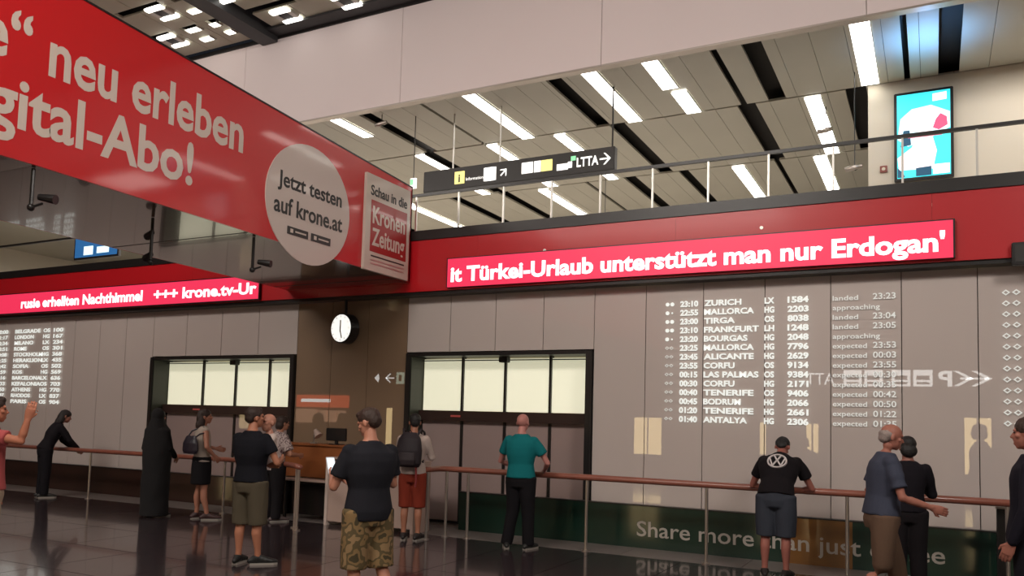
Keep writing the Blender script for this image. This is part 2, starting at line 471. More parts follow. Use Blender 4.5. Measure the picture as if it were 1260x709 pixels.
# bridging strips between the slots (the slots are interrupted)
for (x0, x1, j) in ((-15.2, -12.75, 3), (-12.2, -11.9, 3), (-11.5, -11.25, 3), (-15.2, -12.5, 2), (-11.45, -11.2, 2), (-9.3, -9.1, 3)):
    y = rows[j]; box('ceiling_panel', M_hceil, hc, x0, x1, y - .065, y + .095, 8.44, 8.48)
box('ceiling_panel', M_hceil, hc, -27, -15.2, -8, FY, 8.44, 8.48)
box('ceiling_panel', M_hceil, hc, -2.3, 9, -8, FY, 8.44, 8.48)
box('ceiling_panel', M_hceil, hc, -15.2, -2.3, -8, 7.25, 8.44, 8.48)
box('beam', M_beam, hc, -10.78, -10.42, 5, FY - .02, 8.30, 8.75)
box('beam', M_beam, hc, -10.42, 9, 10.3, FY - .02, 8.40, 8.46)


def downlight(x, y, w, label, pair=True):
    L = empty('square_downlight', (x, y, 8.44), label=label, cat='ceiling light', group='downlights in the hall ceiling')
    if pair:
        MB().box(-w, w, -.22, -.10, -.05, 0).build('light_bar', M_lampdim, L, bevel=.02)
        MB().box(-w, w, .10, .22, -.05, 0).build('light_bar', M_lampdim, L, bevel=.02)
        MB().box(-w * .55, w * .55, -.10, .10, -.03, 0).build('louvre', M_beam, L)
        MB().box(-w, -w * .55, -.10, .10, -.04, 0).build('side_bar', M_steelpale, L); MB().box(w * .55, w, -.10, .10, -.04, 0).build('side_bar', M_steelpale, L)
    else:
        MB().box(-w, w, -.06, .06, -.035, 0).build('light_bar', M_lampdim, L, bevel=.015)
        MB().box(-w - .02, -w, -.08, .08, -.03, 0).build('side_bar', M_steelpale, L); MB().box(w, w + .02, -.08, .08, -.03, 0).build('side_bar', M_steelpale, L)


downlight(-11.66, 9.12, .20, 'square louvred downlight nearest the banner top, first row, left of the dark beam')
downlight(-12.35, 9.93, .20, 'square louvred downlight touching the banner edge just above the pale bulkhead')
downlight(-9.76, 10.08, .20, 'square louvred downlight just right of the dark beam')
downlight(-8.50, 10.12, .20, 'rightmost square louvred downlight above the pale bulkhead')
downlight(-10.35, 9.12, .20, 'square louvred downlight on the dark beam at the top edge')
downlight(-11.10, 9.33, .12, 'small bar downlight near the top edge beside the dark beam', False)
downlight(-11.15, 9.82, .09, 'small bar downlight left of the beam foot, farther from bulkhead', False)
downlight(-11.12, 10.14, .09, 'small bar downlight in the corner of beam and bulkhead', False)
downlight(-11.66, 9.80, .15, 'small bar downlight right of the lowest louvred downlight', False)
downlight(-11.72, 10.16, .13, 'small bar downlight close above the pale bulkhead', False)

# ---- other walls of the hall (behind the camera)
for nm, a in (('wall_back', (-27, 9, -8.3, -8, 0, 8.8)), ('wall_left', (-27.3, -27, -8.3, FY, 0, 8.8)), ('wall_right', (9, 9.3, -8.3, FY, 0, 8.8))):
    box(nm, M_darkwall, None, *a)['kind'] = 'structure'

# ================================================================ GALLERY FURNITURE
bal = empty('gallery_balustrade', (-5, FY + .05, 4.5), label='gallery balustrade of thin posts and black handrail above the red fascia', cat='balustrade')
MB().box(-22, 14, -.025, .025, .66, .70).build('handrail', M_black, bal)
px = -21.8
k = 0
for x in [-1.87 + .78 * j for j in range(1, 5)] + [-1.87, -2.65, -3.42, -4.19, -4.95, -5.75, -6.54] + [-7.33]:
    MB().box(x + 5 - .012, x + 5 + .012, -.015, .015, .02, .66).build('post', M_steelpale, bal)

sg = empty('hanging_sign', (-6.0, 11.5, 5.5), label='long black hanging direction sign with white pictograms and arrow in the gallery', cat='sign')
MB().box(-1.75, 1.72, -.06, .06, -.02, .345).build('sign_box', M_sign, sg, bevel=.008)
for x in (-1.2, -.3, 1.66):
    MB().tube([(x, 0, .345), (x, 0, 1.32)], .014, 8).build('hanger', M_black if x > 0 else M_steelpale, sg)
YF = -.068
b = MB(); b.box(-1.12, -.93, YF, -.06, .06, .27); b.build('yellow_pictogram', M_signyel, sg)
text('lettering', 'i', M_sign, sg, None, .14, front(-1.05, YF, .09), .03, .002)
text('lettering', 'Information', M_signtext, sg, .33, .055, front(-.90, -.062, .10), 0, .003)
b = MB(); b.box(-.56, -.36, YF, -.06, .05, .27); b.box(-.53, -.33, YF, -.06, .05, .27); b.build('pictogram', M_signtext, sg)
b = MB()
for poly in arrow_pts(1): b.prism([((a - .5) * .15 * .7 - c * .15 * .7 - .19, .16 + (a - .5) * .15 * .7 + c * .15 * .7) for a, c in poly], YF, -.06)
b.build('arrow', M_signtext, sg)
b = MB(); b.box(.14, .34, YF, -.06, .09, .27); b.box(.36, .48, YF, -.06, .09, .27); b.build('pictogram', M_signtext, sg)
MB().box(.49, .68, YF, -.06, .09, .27).build('yellow_pictogram', M_signyel, sg)
MB().box(.95, 1.02, YF, -.06, .09, .19).build('pictogram', M_signtext, sg)
MB().box(.76, .95, YF, -.06, .07, .17).build('pictogram', M_signtext, sg)
MB().box(1.00, 1.08, YF, -.06, .20, .27).build('green_pictogram', M_signgreen, sg)
text('lettering', 'LTTA', M_signtext, sg, .36, .15, front(1.10, -.062, .09), .02, .006)
arrow('arrow', M_signtext, sg, 1.48, YF, .165, .18)
es = empty('exit_sign', (-7.86, 11.3, 5.62), label='small white and green exit sign beside the banner end', cat='sign')
MB().box(-.06, .06, -.02, .02, -.09, .09).build('sign_face', M_signtext, es, bevel=.005)
MB().box(-.05, .01, -.026, -.02, -.03, .07).build('pictogram', M_signgreen, es)
MB().tube([(0, 0, .09), (0, 0, 1.18)], .008, 6).build('hanger', M_black, es)

# advertising screen on the gallery wall
sc = empty('advertising_screen', (-.10, 12.99, 5.26), label='portrait advertising screen with cyan picture on the cream gallery wall', cat='screen')
MB().box(-.385, .385, -.09, 0, 0, 1.32).build('frame', M_black, sc, bevel=.01)
MB().box(-.345, .345, -.095, -.088, .04, 1.28).build('display', M_cyan, sc)


def blob2(name, m, pts, y): MB().prism(pts, y, y + .003).build(name, m, sc)


blob2('picture_shape', M_cyanpale, [(-.34, .62), (-.30, .92), (-.15, 1.05), (.1, 1.08), (.34, .95), (.34, .72), (.1, .6), (-.2, .5)], -.099)
blob2('picture_shape', M_pinkw, [(-.32, .16), (-.34, .34), (-.15, .48), (-.08, .66), (.0, .84), (.10, .86), (.12, .6), (.17, .4), (.12, .14)], -.102)
blob2('picture_shape', M_magenta, [(.12, .74), (.16, .86), (.22, .94), (.30, .88), (.31, .76), (.2, .7)], -.103)
blob2('picture_shape', M_navy, [(-.30, .50), (-.26, .74), (-.18, .74), (-.16, .52)], -.104)
blob2('picture_shape', M_navy, [(-.10, .05), (-.10, .17), (.10, .18), (.10, .05)], -.104)
blob2('picture_shape', M_navy, [(-.34, .05), (-.34, .2), (-.26, .1), (-.24, .05)], -.104)
blob2('picture_shape', M_pinkw, [(.12, 1.13), (.12, 1.24), (.30, 1.25), (.30, 1.14)], -.1)
blob2('picture_shape', M_pinkw, [(.12, .06), (.12, .20), (.33, .20), (.33, .06)], -.1)
MB().box(-.2, .24, -.105, -.1, .62, .65).build('picture_shape', M_magenta, sc)
bl = bpy.data.lights.new('blue_fill_spot', 'SPOT'); bl.energy = 75; bl.color = (.15, .45, 1); bl.spot_size = 2.1; bl.spot_blend = 1; bl.shadow_soft_size = .05  # added blue spot without a fixture, tints the ceiling bay above
blo = bpy.data.objects.new('blue_fill_spot', bl); blo.location = (-.05, 11.6, 6.05); blo.rotation_euler = (PI, 0, 0); COL.objects.link(blo)
fb = empty('fire_call_box', (-.63, 12.99, 5.44), label='small reddish call box on the cream wall left of the portrait screen', cat='alarm box')
MB().box(-.05, .05, -.03, 0, 0, .10).build('box', mat('faded red box', (.30, .09, .07), .5), fb, bevel=.006)
MB().tube([(0, -.036, .05), (0, -.03, .05)], .025, 12).build('button', M_cream, fb)
ls = empty('information_screen', (-18.4, 12.9, 5.35), label='blue information screen seen low under the left end of the red bridge', cat='screen')
MB().box(-.85, .85, 0, .08, 0, .7).build('frame', M_black, ls, bevel=.01)
MB().box(-.8, .8, -.006, .002, .05, .65).build('display', mat('screen blue', (.02, .08, .2), .3, emit=(.02, .12, .32), estr=.8), ls)
MB().box(-.45, -.1, -.012, -.005, .1, .32).box(.05, .5, -.012, -.005, .12, .28).build('picture_shape', M_cyanpale, ls)
for x in (-.6, .6): MB().tube([(x, .04, .7), (x, .04, 1.45)], .015, 8).build('hanger', M_black, ls)


def gcam(x, y, z, label):
    c = empty('security_camera', (x, y, z), label=label, cat='camera', group='security cameras under the gallery ceiling')
    MB().tube([(0, 0, 0), (0, 0, 6.80 - z)], .007, 8).build('stem', M_black, c)
    MB().tube([(-.13, 0, .02), (-.05, 0, .03), (.1, 0, .05)], [.035, .04, .03], 10).build('housing', M_steel, c, smooth=True)
    MB().tube([(.1, 0, .05), (0, 0, .0)], .012, 6).build('bracket', M_black, c)


gcam(-1.50, 13.6, 6.38, 'grey security camera hanging left of the portrait screen beside a strip light')
gcam(-8.35, 11.0, 6.60, 'small dark security camera at the bulkhead edge above the banner')
gcam(-.98, 12.4, 5.35, 'grey security camera above the ledge left of the red call box')
gcam(-5.6, 14.5, 5.05, 'small camera over the ledge below the hanging sign')

# ================================================================ BRIDGE WITH BANNER
br = empty('banner_bridge', (-7.2, 0, 3.7), label='long red clad bridge with banner text running from upper left to the facade', cat='bridge')
Y0, Y1 = -3.0, 10.34


def zt(y): return (5.56 + (y - 4.5) * (5.20 - 5.56) / 5.9) - 3.7 if y > 4.5 else 1.86
def zb(y): return (3.83 + (y - 4.3) * (3.72 - 3.83) / 6.1) - 3.7


b = MB(); b.prism([(Y0, zb(4.3)), (4.4, zb(4.4)), (Y1, zb(Y1)), (Y1, zt(Y1)), (4.5, zt(4.5)), (Y0, zt(4.5))], -.03, 0, 'x'); b.build('side_cladding', M_redban, br)
b = MB(); b.prism([(Y0, zb(4.3)), (4.4, zb(4.4)), (Y1, zb(Y1)), (Y1, zt(Y1)), (4.5, zt(4.5)), (Y0, zt(4.5))], -2.48, -2.45, 'x'); b.build('side_cladding', M_redban, br)
b = MB(); b.prism([(Y0, zb(4.3)), (4.4, zb(4.4)), (Y1, zb(Y1)), (Y1, .25), (Y0, .25)], -2.45, -.03, 'x'); b.build('soffit', M_under, br)
b = MB(); b.prism([(Y0, zt(4.5)), (4.5, zt(4.5)), (Y1, zt(Y1)), (Y1, zt(Y1) + .02), (4.5, zt(4.5) + .02), (Y0, zt(4.5) + .02)], -.05, .006, 'x'); b.build('top_edge', M_black, br)
for y in (1.0, 4.0, 7.0, 10.0): MB().box(-2.45, -.03, y, y + .012, zb(max(y, 4.3)) - .004, zb(max(y, 4.3))).build('soffit_joint', M_black, br)
box('end_cap', M_red, br, -2.48, 0, Y1 - .03, Y1, -.03 + .04, 1.49)
XT = .001
text('lettering', 'e“ neu erleben', M_white, br, 2.98, .47, side(XT, 3.86, 4.70 - 3.7), .023, .0015)
text('lettering', 'Digital-Abo!', M_white, br, 2.70, .47, side(XT, 3.44, 4.12 - 3.7), .023, .0015)
# round badge
bd = MB(); pts = [(8.02 + .80 * math.cos(t), .655 + .78 * math.sin(t)) for t in [2 * PI * k / 48 for k in range(48)]]
bd.prism(pts, 0, .012, 'x'); disc = bd.build('round_badge', mat('badge paper', (.56, .47, .43), .4, coat=.5, coat_rough=.08), br)
text('lettering', 'Jetzt testen', M_inkblack, disc, 1.22, .20, side(.013, 7.42, .78), .018, .003)
text('lettering', 'auf krone.at', M_inkblack, disc, 1.30, .22, side(.013, 7.37, .44), .018, .003)
for y in (7.62, 8.06):
    MB().box(.012, .018, y, y + .38, .20, .30).build('app_badge', M_inkblack, disc)
    MB().box(.018, .020, y + .05, y + .10, .225, .275).box(.018, .020, y + .14, y + .34, .24, .26).build('badge_mark', M_white, disc)
# white newspaper panel standing proud
np_ = MB(); np_.box(0, .05, 9.13, 10.22, .02, 1.42); pn = np_.build('newspaper_panel', mat('panel paper', (.56, .48, .42), .4, coat=.4, coat_rough=.08), br, bevel=.004)
MB().box(.05, .053, 9.25, 10.14, .30, 1.05).build('red_field', mat('panel red', (.33, .012, .012), .4, coat=.3), pn)
text('lettering', 'Schau in die', M_inkblack, pn, .90, .15, side(.051, 9.23, 1.12), .02, .003)
text('lettering', 'Kronen', M_white, pn, .80, .26, side(.053, 9.29, .72), .02, .003)
text('lettering', 'Zeitung', M_white, pn, .80, .26, side(.053, 9.29, .40), .02, .003)
for z in (.23, .17, .12): MB().box(.051, .054, 9.28, 10.10, z, z + .02).build('small_print', M_inkblack if z > .2 else M_steel, pn)


def hook(y, x, z0, L, label, two=False):
    h = empty('bracket_lamp', (x, y, z0), label=label, cat='spotlight', group='bracket lamps hanging under the red bridge')
    MB().tube([(0, 0, 0), (0, 0, -L)], .018, 8).build('stem', M_black, h)
    MB().ell((0, 0, -L), .035, .035, .035, 10, 6).build('joint', M_black, h, smooth=True)
    for dz in ((0, .25) if two else (0,)):
        s = -1 if two else 1
        MB().tube([(0, 0, -L + dz), (s * .09, .05, -L + .04 + dz)], .012, 6).build('arm', M_black, h)
        MB().tube([(s * .05, .04, -L + .10 + dz), (s * .2, .1, -L + .075 + dz)], [.03, .045], 10).build('lamp_head', M_black, h)


hook(4.45, -7.30, 3.82, .36, 'black bracket lamp under the bridge, leftmost, nearest camera')
hook(6.1, -7.75, 3.79, .50, 'black bracket lamp with two heads under the middle of the bridge', True)
hook(7.2, -7.32, 3.772, .40, 'black bracket lamp under the bridge below the round badge')

# ================================================================ LED TICKERS
lt = empty('led_ticker', (-3.1, 10.33, 3.60), label='long red LED ticker with white headline right of the banner', cat='led display')
MB().box(-3.40, 3.33, -.035, .02, 0, .445).build('housing', M_black, lt)
MB().box(-3.38, 3.31, -.042, -.034, .0, .43).build('display', M_led, lt)
text('lettering', 'it Türkei-Urlaub unterstützt man nur Erdogan\'', M_ledtext, lt, 6.55, .225, front(-3.32, -.0425, .085), .034, .003)
l2 = empty('led_ticker.001', (-14.0, 10.33, 3.60), label='red LED ticker with white headline left of and below the bridge', cat='led display')
MB().box(-4.6, 3.72, -.035, .02, -.02, .42).build('housing', M_black, l2)
MB().box(-4.58, 3.70, -.042, -.034, -.0, .40).build('display', M_led, l2)
text('lettering', 'rusie erhellten Nachthimmel', M_ledtext, l2, 3.75, .20, front(-2.98, -.0425, .095), .034, .003)
text('lettering', '+++ krone.tv-Ur', M_ledtext, l2, 2.58, .20, front(1.08, -.0425, .095), .034, .003)
nb = empty('junction_box', (.9, 10.33, 3.47), label='black box under the right end of the red fascia', cat='box')
MB().box(-.13, .6, -.07, .02, 0, .25).build('case', M_black, nb, bevel=.008)
MB().box(-.10, .57, -.075, -.069, .03, .22).build('lid', M_sign, nb)

# ================================================================ CLOCK
ck = empty('station_clock', (-8.49, 10.43, 3.045), rz=-.15, label='round white backlit clock hanging below the red fascia', cat='clock')
MB().tube([(0, -.09, 0), (0, .09, 0)], .245, 40).build('case', M_black, ck, bevel=.01)
MB().tube([(0, -.102, 0), (0, -.088, 0)], .222, 40).build('dial', M_clock, ck)
MB().tube([(0, 0, .24), (0, 0, .475)], .022, 8).build('stem', M_black, ck)
MB().box(-.012, .012, -.110, -.104, -.02, .13).build('hour_hand', M_steel, ck)
b = MB(); b.prism([(-.01, -.04), (.012, -.04), (.05, -.16), (.03, -.165)], -.112, -.106); b.prism([(-.012, .02), (.012, .02), (.012, -.06), (-.012, -.06)], -.112, -.106); b.build('minute_hand', M_steel, ck)
b = MB()
for k in range(12):
    a = k * PI / 6; c, s_ = math.cos(a), math.sin(a)
    b.prism([(c * .18 - s_ * .005, s_ * .18 + c * .005), (c * .205 - s_ * .005, s_ * .205 + c * .005), (c * .205 + s_ * .005, s_ * .205 - c * .005), (c * .18 + s_ * .005, s_ * .18 - c * .005)], -.106, -.103)
b.build('hour_marks', M_steelpale, ck)

# ================================================================ FLIGHT BOARDS (light characters on the glass)
rows_ = [('23:10', 'ZURICH', 'LX', '1584', 'landed', '23:23'), ('22:55', 'MALLORCA', 'HG', '2203', 'approaching', ''), ('23:00', 'TIRGA', 'OS', '8038', 'landed', '23:04'),
         ('23:10', 'FRANKFURT', 'LH', '1248', 'landed', '23:05'), ('23:20', 'BOURGAS', 'HG', '2048', 'approaching', ''), ('23:25', 'MALLORCA', 'HG', '7796', 'expected', '23:53'),
         ('23:45', 'ALICANTE', 'HG', '2629', 'expected', '00:03'), ('23:55', 'CORFU', 'OS', '9134', 'expected', '23:55'), ('00:15', 'LAS PALMAS', 'OS', '9384', 'expected', '00:30'),
         ('00:30', 'CORFU', 'HG', '2171', 'expected', '00:35'), ('00:40', 'TENERIFE', 'OS', '9406', 'expected', '00:42'), ('00:45', 'BODRUM', 'HG', '2066', 'expected', '00:50'),
         ('01:20', 'TENERIFE', 'HG', '2661', 'expected', '01:22'), ('01:40', 'ANTALYA', 'HG', '2306', 'expected', '01:35')]
fbd = empty('flight_board', (0, 10.585, 0), label='flight arrivals board of pale rows on the grey glass, right half', cat='flight board')
Z0, DZ = 3.205, .1175
for i, (tm, city, al, no, st, t2) in enumerate(rows_):
    z = Z0 - DZ * i
    text('time_text', tm, M_board, fbd, .24, .075, front(-2.99, -.006, z), .035, .003)
    text('city_text', city, M_board, fbd, min(.70, len(city) * .080), .075, front(-2.67, -.006, z), .03, .003)
    text('airline_text', al, M_board, fbd, .12, .075, front(-1.90, -.006, z), .035, .003)
    text('flight_text', no, M_board, fbd, .25, .075, front(-1.62, -.006, z), .035, .003)
    text('status_text', st, M_boarddim, fbd, len(st) * .048, .062, front(-1.09, -.006, z), .01, .003)
    if t2: text('time_text', t2, M_boarddim, fbd, .25, .075, front(-.64, -.006, z), .015, .003)
    mm = M_board if i < 5 else M_boarddim
    if i < 5: MB().tube([(-3.165, -.006, z + .037), (-3.165, 0, z + .037)], .026, 10).tube([(-3.10, -.006, z + .037), (-3.10, 0, z + .037)], .026 if i not in (1, 4) else .012, 10).build('status_lamp', mm, fbd)
    else:
        b = MB()
        for cx in (-3.165, -3.105):
            b.prism([(cx - .028, z + .037), (cx, z + .06), (cx, z + .05), (cx - .016, z + .037), (cx, z + .024), (cx, z + .014)], -.006, 0)
            b.prism([(cx + .028, z + .037), (cx, z + .06), (cx, z + .05), (cx + .016, z + .037), (cx, z + .024), (cx, z + .014)], -.006, 0)
        b.build('status_lamp', mm, fbd)
fb2 = empty('flight_board.001', (0, 10.585, 0), label='edge of another flight board showing a column of diamond marks, far right', cat='flight board')
for i in range(13):
    z = 3.22 - .1225 * i
    b = MB()
    for cx in (.73, .83):
        b.prism([(cx - .042, z), (cx, z + .034), (cx, z + .018), (cx - .022, z), (cx, z - .018), (cx, z - .034)], -.006, 0)
        b.prism([(cx + .042, z), (cx, z + .034), (cx, z + .018), (cx + .022, z), (cx, z - .018), (cx, z - .034)], -.006, 0)
    b.build('status_lamp', M_boarddim, fb2)
    text('time_text', ['23:10', '22:55', '23:30', '23:40'][i % 4], M_board, fb2, .26, .08, front(.96, -.006, z - .037), .015, .003)
fb3 = empty('flight_board.002', (0, 10.585, 0), label='flight arrivals board of pale rows on the glass at the far left', cat='flight board')
cities = ['BELGRADE', 'LONDON', 'MILANO', 'ROME', 'STOCKHOLM', 'HERAKLION', 'SOFIA', 'KOS', 'BARCELONA', 'KEFALONIA', 'ATHENS', 'RHODOS', 'PARIS']
for i in range(13):
    z = 3.21 - .125 * i
    text('time_text', '2%d:%02d' % (i % 4, (i * 17) % 60), M_board, fb3, .40, .08, front(-18.25, -.006, z), .03, .003)
    text('city_text', cities[i], M_board, fb3, len(cities[i]) * .11, .08, front(-17.6, -.006, z), .03, .003)
    text('airline_text', ['OS', 'HG', 'LX'][i % 3], M_board, fb3, .22, .08, front(-16.62, -.006, z), .03, .003)
    text('flight_text', str(100 + i * 67)[:3], M_board, fb3, .32, .08, front(-16.28, -.006, z), .03, .003)

# ================================================================ LOW BOARDS, RAILS
gb = empty('printed_low_board', (0, 10.45, 0), label='dark green low board with white slogan behind the right handrail', cat='board')
MB().box(-6.25, -1.62, -.0, .08, .0, .55).box(-.86, 3.6, 0, .08, 0, .55).build('green_field', M_green, gb)
MB().box(-1.62, -.86, 0, .08, .0, .55).build('amber_field', M_amber, gb)
MB().box(-6.25, 3.6, -.01, .09, .55, .565).build('top_strip', M_black, gb)
text('lettering', 'Share more than just coffee', M_print, gb, 3.60, .205, front(-3.50, -.001, .16), .008, .004)
bb_ = empty('plain_low_board', (0, 10.45, 0), label='dark brown low board behind the left handrail', cat='board')
MB().box(-22, -9.7, 0, .08, .0, .50).build('brown_field', M_brownfilm, bb_)
MB().box(-22, -9.7, -.01, .09, .50, .515).build('top_strip', M_black, bb_)


def rail(label, path, posts, h):
    r = empty('handrail_barrier', (path[0][0], path[0][1], 0), label=label, cat='railing')
    o = Vector((path[0][0], path[0][1], 0))
    MB().tube([Vector(p) - o for p in path], .042, 12, sc=(1.1, .95)).build('handrail', M_rail, r, smooth=True)
    for (x, y) in posts:
        q = Vector((x, y, 0)) - o
        MB().tube([q + Vector((0, 0, .012)), q + Vector((0, 0, h - .03))], .020, 10).build('post', M_steel, r)
        MB().tube([q, q + Vector((0, 0, .014))], .055, 14).build('foot_plate', M_steel, r)
    return r


cur = [(-6.17 + .12 * (1 - math.cos(t)), 9.80 - .12 + .12 * math.sin(t), .93) for t in (0, .5, 1.05, PI / 2)]
rail('reddish handrail with steel posts in front of the green board', [(-6.17, 9.30, .93), (-6.17, 9.55, .93)] + cur + [(-4, 9.80, .93), (-1, 9.80, .93), (2.6, 9.80, .93)],
     [(-6.10, 9.36), (-6.02, 9.72), (-5.72, 9.80), (-3.96, 9.80), (-2.42, 9.80), (-.86, 9.80), (.66, 9.80), (2.2, 9.80)], .93)
rail('reddish handrail with steel posts in front of the brown board', [(-20, 9.72, .87), (-13, 9.72, .87), (-9.5, 9.72, .87), (-8.9, 9.60, .87), (-8.35, 9.25, .88), (-8.0, 8.95, .89)],
     [(-19.2, 9.72), (-16.4, 9.72), (-13.64, 9.72), (-10.27, 9.72), (-8.02, 8.96), (-8.22, 9.14)], .88)
eb = empty('end_post_cabinet', (.62, 9.9, 0), label='narrow dark post on the handrail line beside the dark suited person', cat='post')
MB().box(-.05, .06, 0, .08, 0, .86).build('body', M_black, eb, bevel=.006)
MB().box(-.06, .07, -.01, .09, .86, .88).build('cap', M_steel, eb)

# ================================================================ INFORMATION DESK
dk = empty('information_desk', (-9.0, 10.14, 0), label='orange wooden information desk between the two door portals', cat='desk')
MB().box(-.55, 1.3, -.02, .02, .64, 1.14).build('front_panel', M_wood, dk, bevel=.006)
MB().box(-.58, 1.33, -.05, .34, 1.14, 1.175).build('worktop', M_wood, dk, bevel=.006)
MB().box(-.55, 1.3, .02, .34, .60, .66).build('shelf', M_ctr, dk)
MB().box(-.52, -.48, .05, .3, 0, .6).box(1.2, 1.24, .05, .3, 0, .6).box(-.5, 1.22, .28, .3, 0, .6).build('under_frame', M_black, dk)
mo = empty('computer_monitor', (-8.35, 10.15, 1.175), label='black computer monitor on the orange wooden desk', cat='monitor')
MB().box(-.20, .20, -.02, .02, .06, .26).build('screen', M_black, mo, bevel=.01)
MB().box(-.02, .02, -.01, .03, .01, .1).build('stem', M_black, mo)
MB().box(-.1, .1, -.06, .08, 0, .012).build('base', M_black, mo)
dl = empty('desk_lamp', (-8.85, 10.2, 1.175), label='small pale desk lamp on the wooden desk left of the monitor', cat='lamp')
MB().tube([(0, 0, 0), (0, 0, .02)], .06, 14).build('base', M_steel, dl)
MB().tube([(0, 0, .02), (0, 0, .16), (.06, 0, .2)], .01, 8).build('arm', M_steel, dl)
MB().tube([(.02, 0, .22), (.10, 0, .12)], [.03, .07], 14).build('lamp_shade', M_ctr, dl)
wc = empty('white_counter', (-7.5, 9.65, 0), label='pinkish white counter beside the man with the backpack', cat='counter')
MB().box(-.55, .95, 0, .04, .06, .96).build('front_panel', M_ctr, wc, bevel=.004)
MB().box(-.60, -.55, -.02, .40, .0, .985).build('side_panel', mat('counter edge', (.58, .47, .42), .45), wc, bevel=.004)
MB().box(.95, 1.0, -.02, .40, .0, .985).build('side_panel', M_ctr, wc, bevel=.004)
MB().box(-.60, 1.0, -.03, .42, .985, 1.01).build('counter_top', M_ctr, wc, bevel=.004)
MB().box(-.5, .9, -.004, 0, .80, .90).build('front_strip', M_print, wc)
sb = empty('side_shelf_table', (-8.60, 10.0, 0), label='small dark shelf unit under the desk edge beside the white counter', cat='table')
MB().box(-.5, .4, -.2, .05, .60, .63).build('table_top', M_ctr, sb, bevel=.004)
for x in (-.46, .36): MB().box(x - .02, x + .02, -.18, -.14, 0, .6).build('leg', M_black, sb)
MB().box(-.44, .34, -.02, .0, .08, .55).build('back_panel', M_black, sb)

# ================================================================ THINGS ACROSS THE HALL, SEEN MIRRORED IN THE GLASS
wy = empty('wayfinding_sign', (-2, -4, 3.08), label='hanging sign whose arrow and P show mirrored in the grey glass', cat='sign')
MB().box(-4.4, 3.8, -.08, .0, -.34, .34).build('sign_box', M_sign, wy)
text('lettering', 'P', M_refl_white, wy, .34, .42, back(2.45, .012, -.2), .03, .01)
b = MB()
for x0 in (1.5, .95, .25, -.3): b.box(x0, x0 + .48, .0, .012, -.22, .24)
b.build('pictogram', M_refl_white, wy)
b = MB()
for x0 in (1.5, .95, .25, -.3): b.box(x0 + .08, x0 + .40, .012, .02, -.04, .08); b.box(x0 + .08, x0 + .40, .012, .02, -.16, -.1)
b.build('pictogram_mark', M_sign, wy)
text('lettering', 'ATT.', M_refl_white, wy, .85, .36, back(-.55, .012, -.18), .0, .01)
b = MB()
for poly in arrow_pts(2): b.prism([(2.65 + a * .75, c * .42) for a, c in poly], .0, .012)
b.build('arrow', M_refl_white, wy)
for x in (-3.5, 3): MB().tube([(x, -.04, .34), (x, -.04, 5.3)], .03, 8).build('hanger', M_black, wy)
ey = empty('escape_route_sign', (-18.1, -4, 3.08), label='escape route sign whose arrow shows mirrored left of the right portal', cat='sign')
MB().box(-1.0, 1.0, -.06, 0, -.28, .28).build('sign_box', M_sign, ey)
b = MB()
for poly in arrow_pts(1): b.prism([(.02 - a * .42, c * .34) for a, c in poly], 0, .012)
b.build('arrow', M_refl_white, ey)
MB().box(.12, .48, 0, .012, -.22, .22).build('pictogram', mat('sign pale green', (.5, .7, .5), .4, emit=(.75, .9, .7), estr=3), ey)
MB().box(.24, .36, .012, .02, -.12, .12).build('pictogram_mark', M_sign, ey)
MB().prism([(-.9, 0), (-.72, .17), (-.66, 0), (-.72, -.17)], 0, .012).build('arrow_head', M_refl_white, ey)
for x in (-.8, .8): MB().tube([(x, -.03, .28), (x, -.03, 5.36)], .025, 8).build('hanger', M_black, ey)


def lit_case(x, z0, z1, wdt, label, n=2):
    c = empty('lit_display_case', (x, -4.0, 0), label=label, cat='display case', group='lit yellow cases across the hall, seen mirrored')
    MB().box(-wdt / 2 - .05, wdt / 2 + .05, -.3, -.02, 0, z1 + .1).build('case', M_black, c)
    for k in range(n):
        a = -wdt / 2 + k * wdt / n
        MB().box(a + .02, a + wdt / n - .03, -.02, .0, z0, z1).build('lit_pane', M_yelglow, c)


lit_case(-8.13, .65, 1.82, .95, 'lit yellow case mirrored beside the portal right of the teal shirt')
lit_case(1.05, .50, 2.02, .68, 'lit yellow case mirrored near the right edge')
lit_case(-18.25, .55, 1.95, .30, 'slim lit yellow case mirrored left of the right portal', 1)
lit_case(-35.5 + 1.5 * 0 + 9.3, .95, 2.0, .7, 'lit yellow case mirrored at the far left glass')
lit_case(-3.15, .8, 1.75, .38, 'narrow lit yellow case mirrored right of the leaning man in black', 2)
lit_case(-4.55, .8, 1.75, .22, 'very narrow lit yellow case mirrored beside the leaning man in black', 1)
ss = empty('shop_front', (-21.6, -4, 0), label='red shop sign with pale boxes, mirrored above the wooden desk', cat='shop front')
MB().box(-1.3, 1.35, -.1, 0, 1.92, 2.40).build('sign_box', M_refl_red, ss)
MB().box(-1.0, .5, 0, .01, 2.12, 2.25).build('sign_line', M_refl_white, ss)
b = MB()
for k in range(3): b.box(-.05 + k * .45, .3 + k * .45, -.1, 0, 1.35, 1.8)
b.box(-1.25, -.2, -.1, 0, 1.30, 1.85)
b.build('shop_window', M_refl_peach, ss)
MB().box(-1.3, 1.35, -.4, -.12, 0, 2.45).build('shop_wall', M_dark, ss)

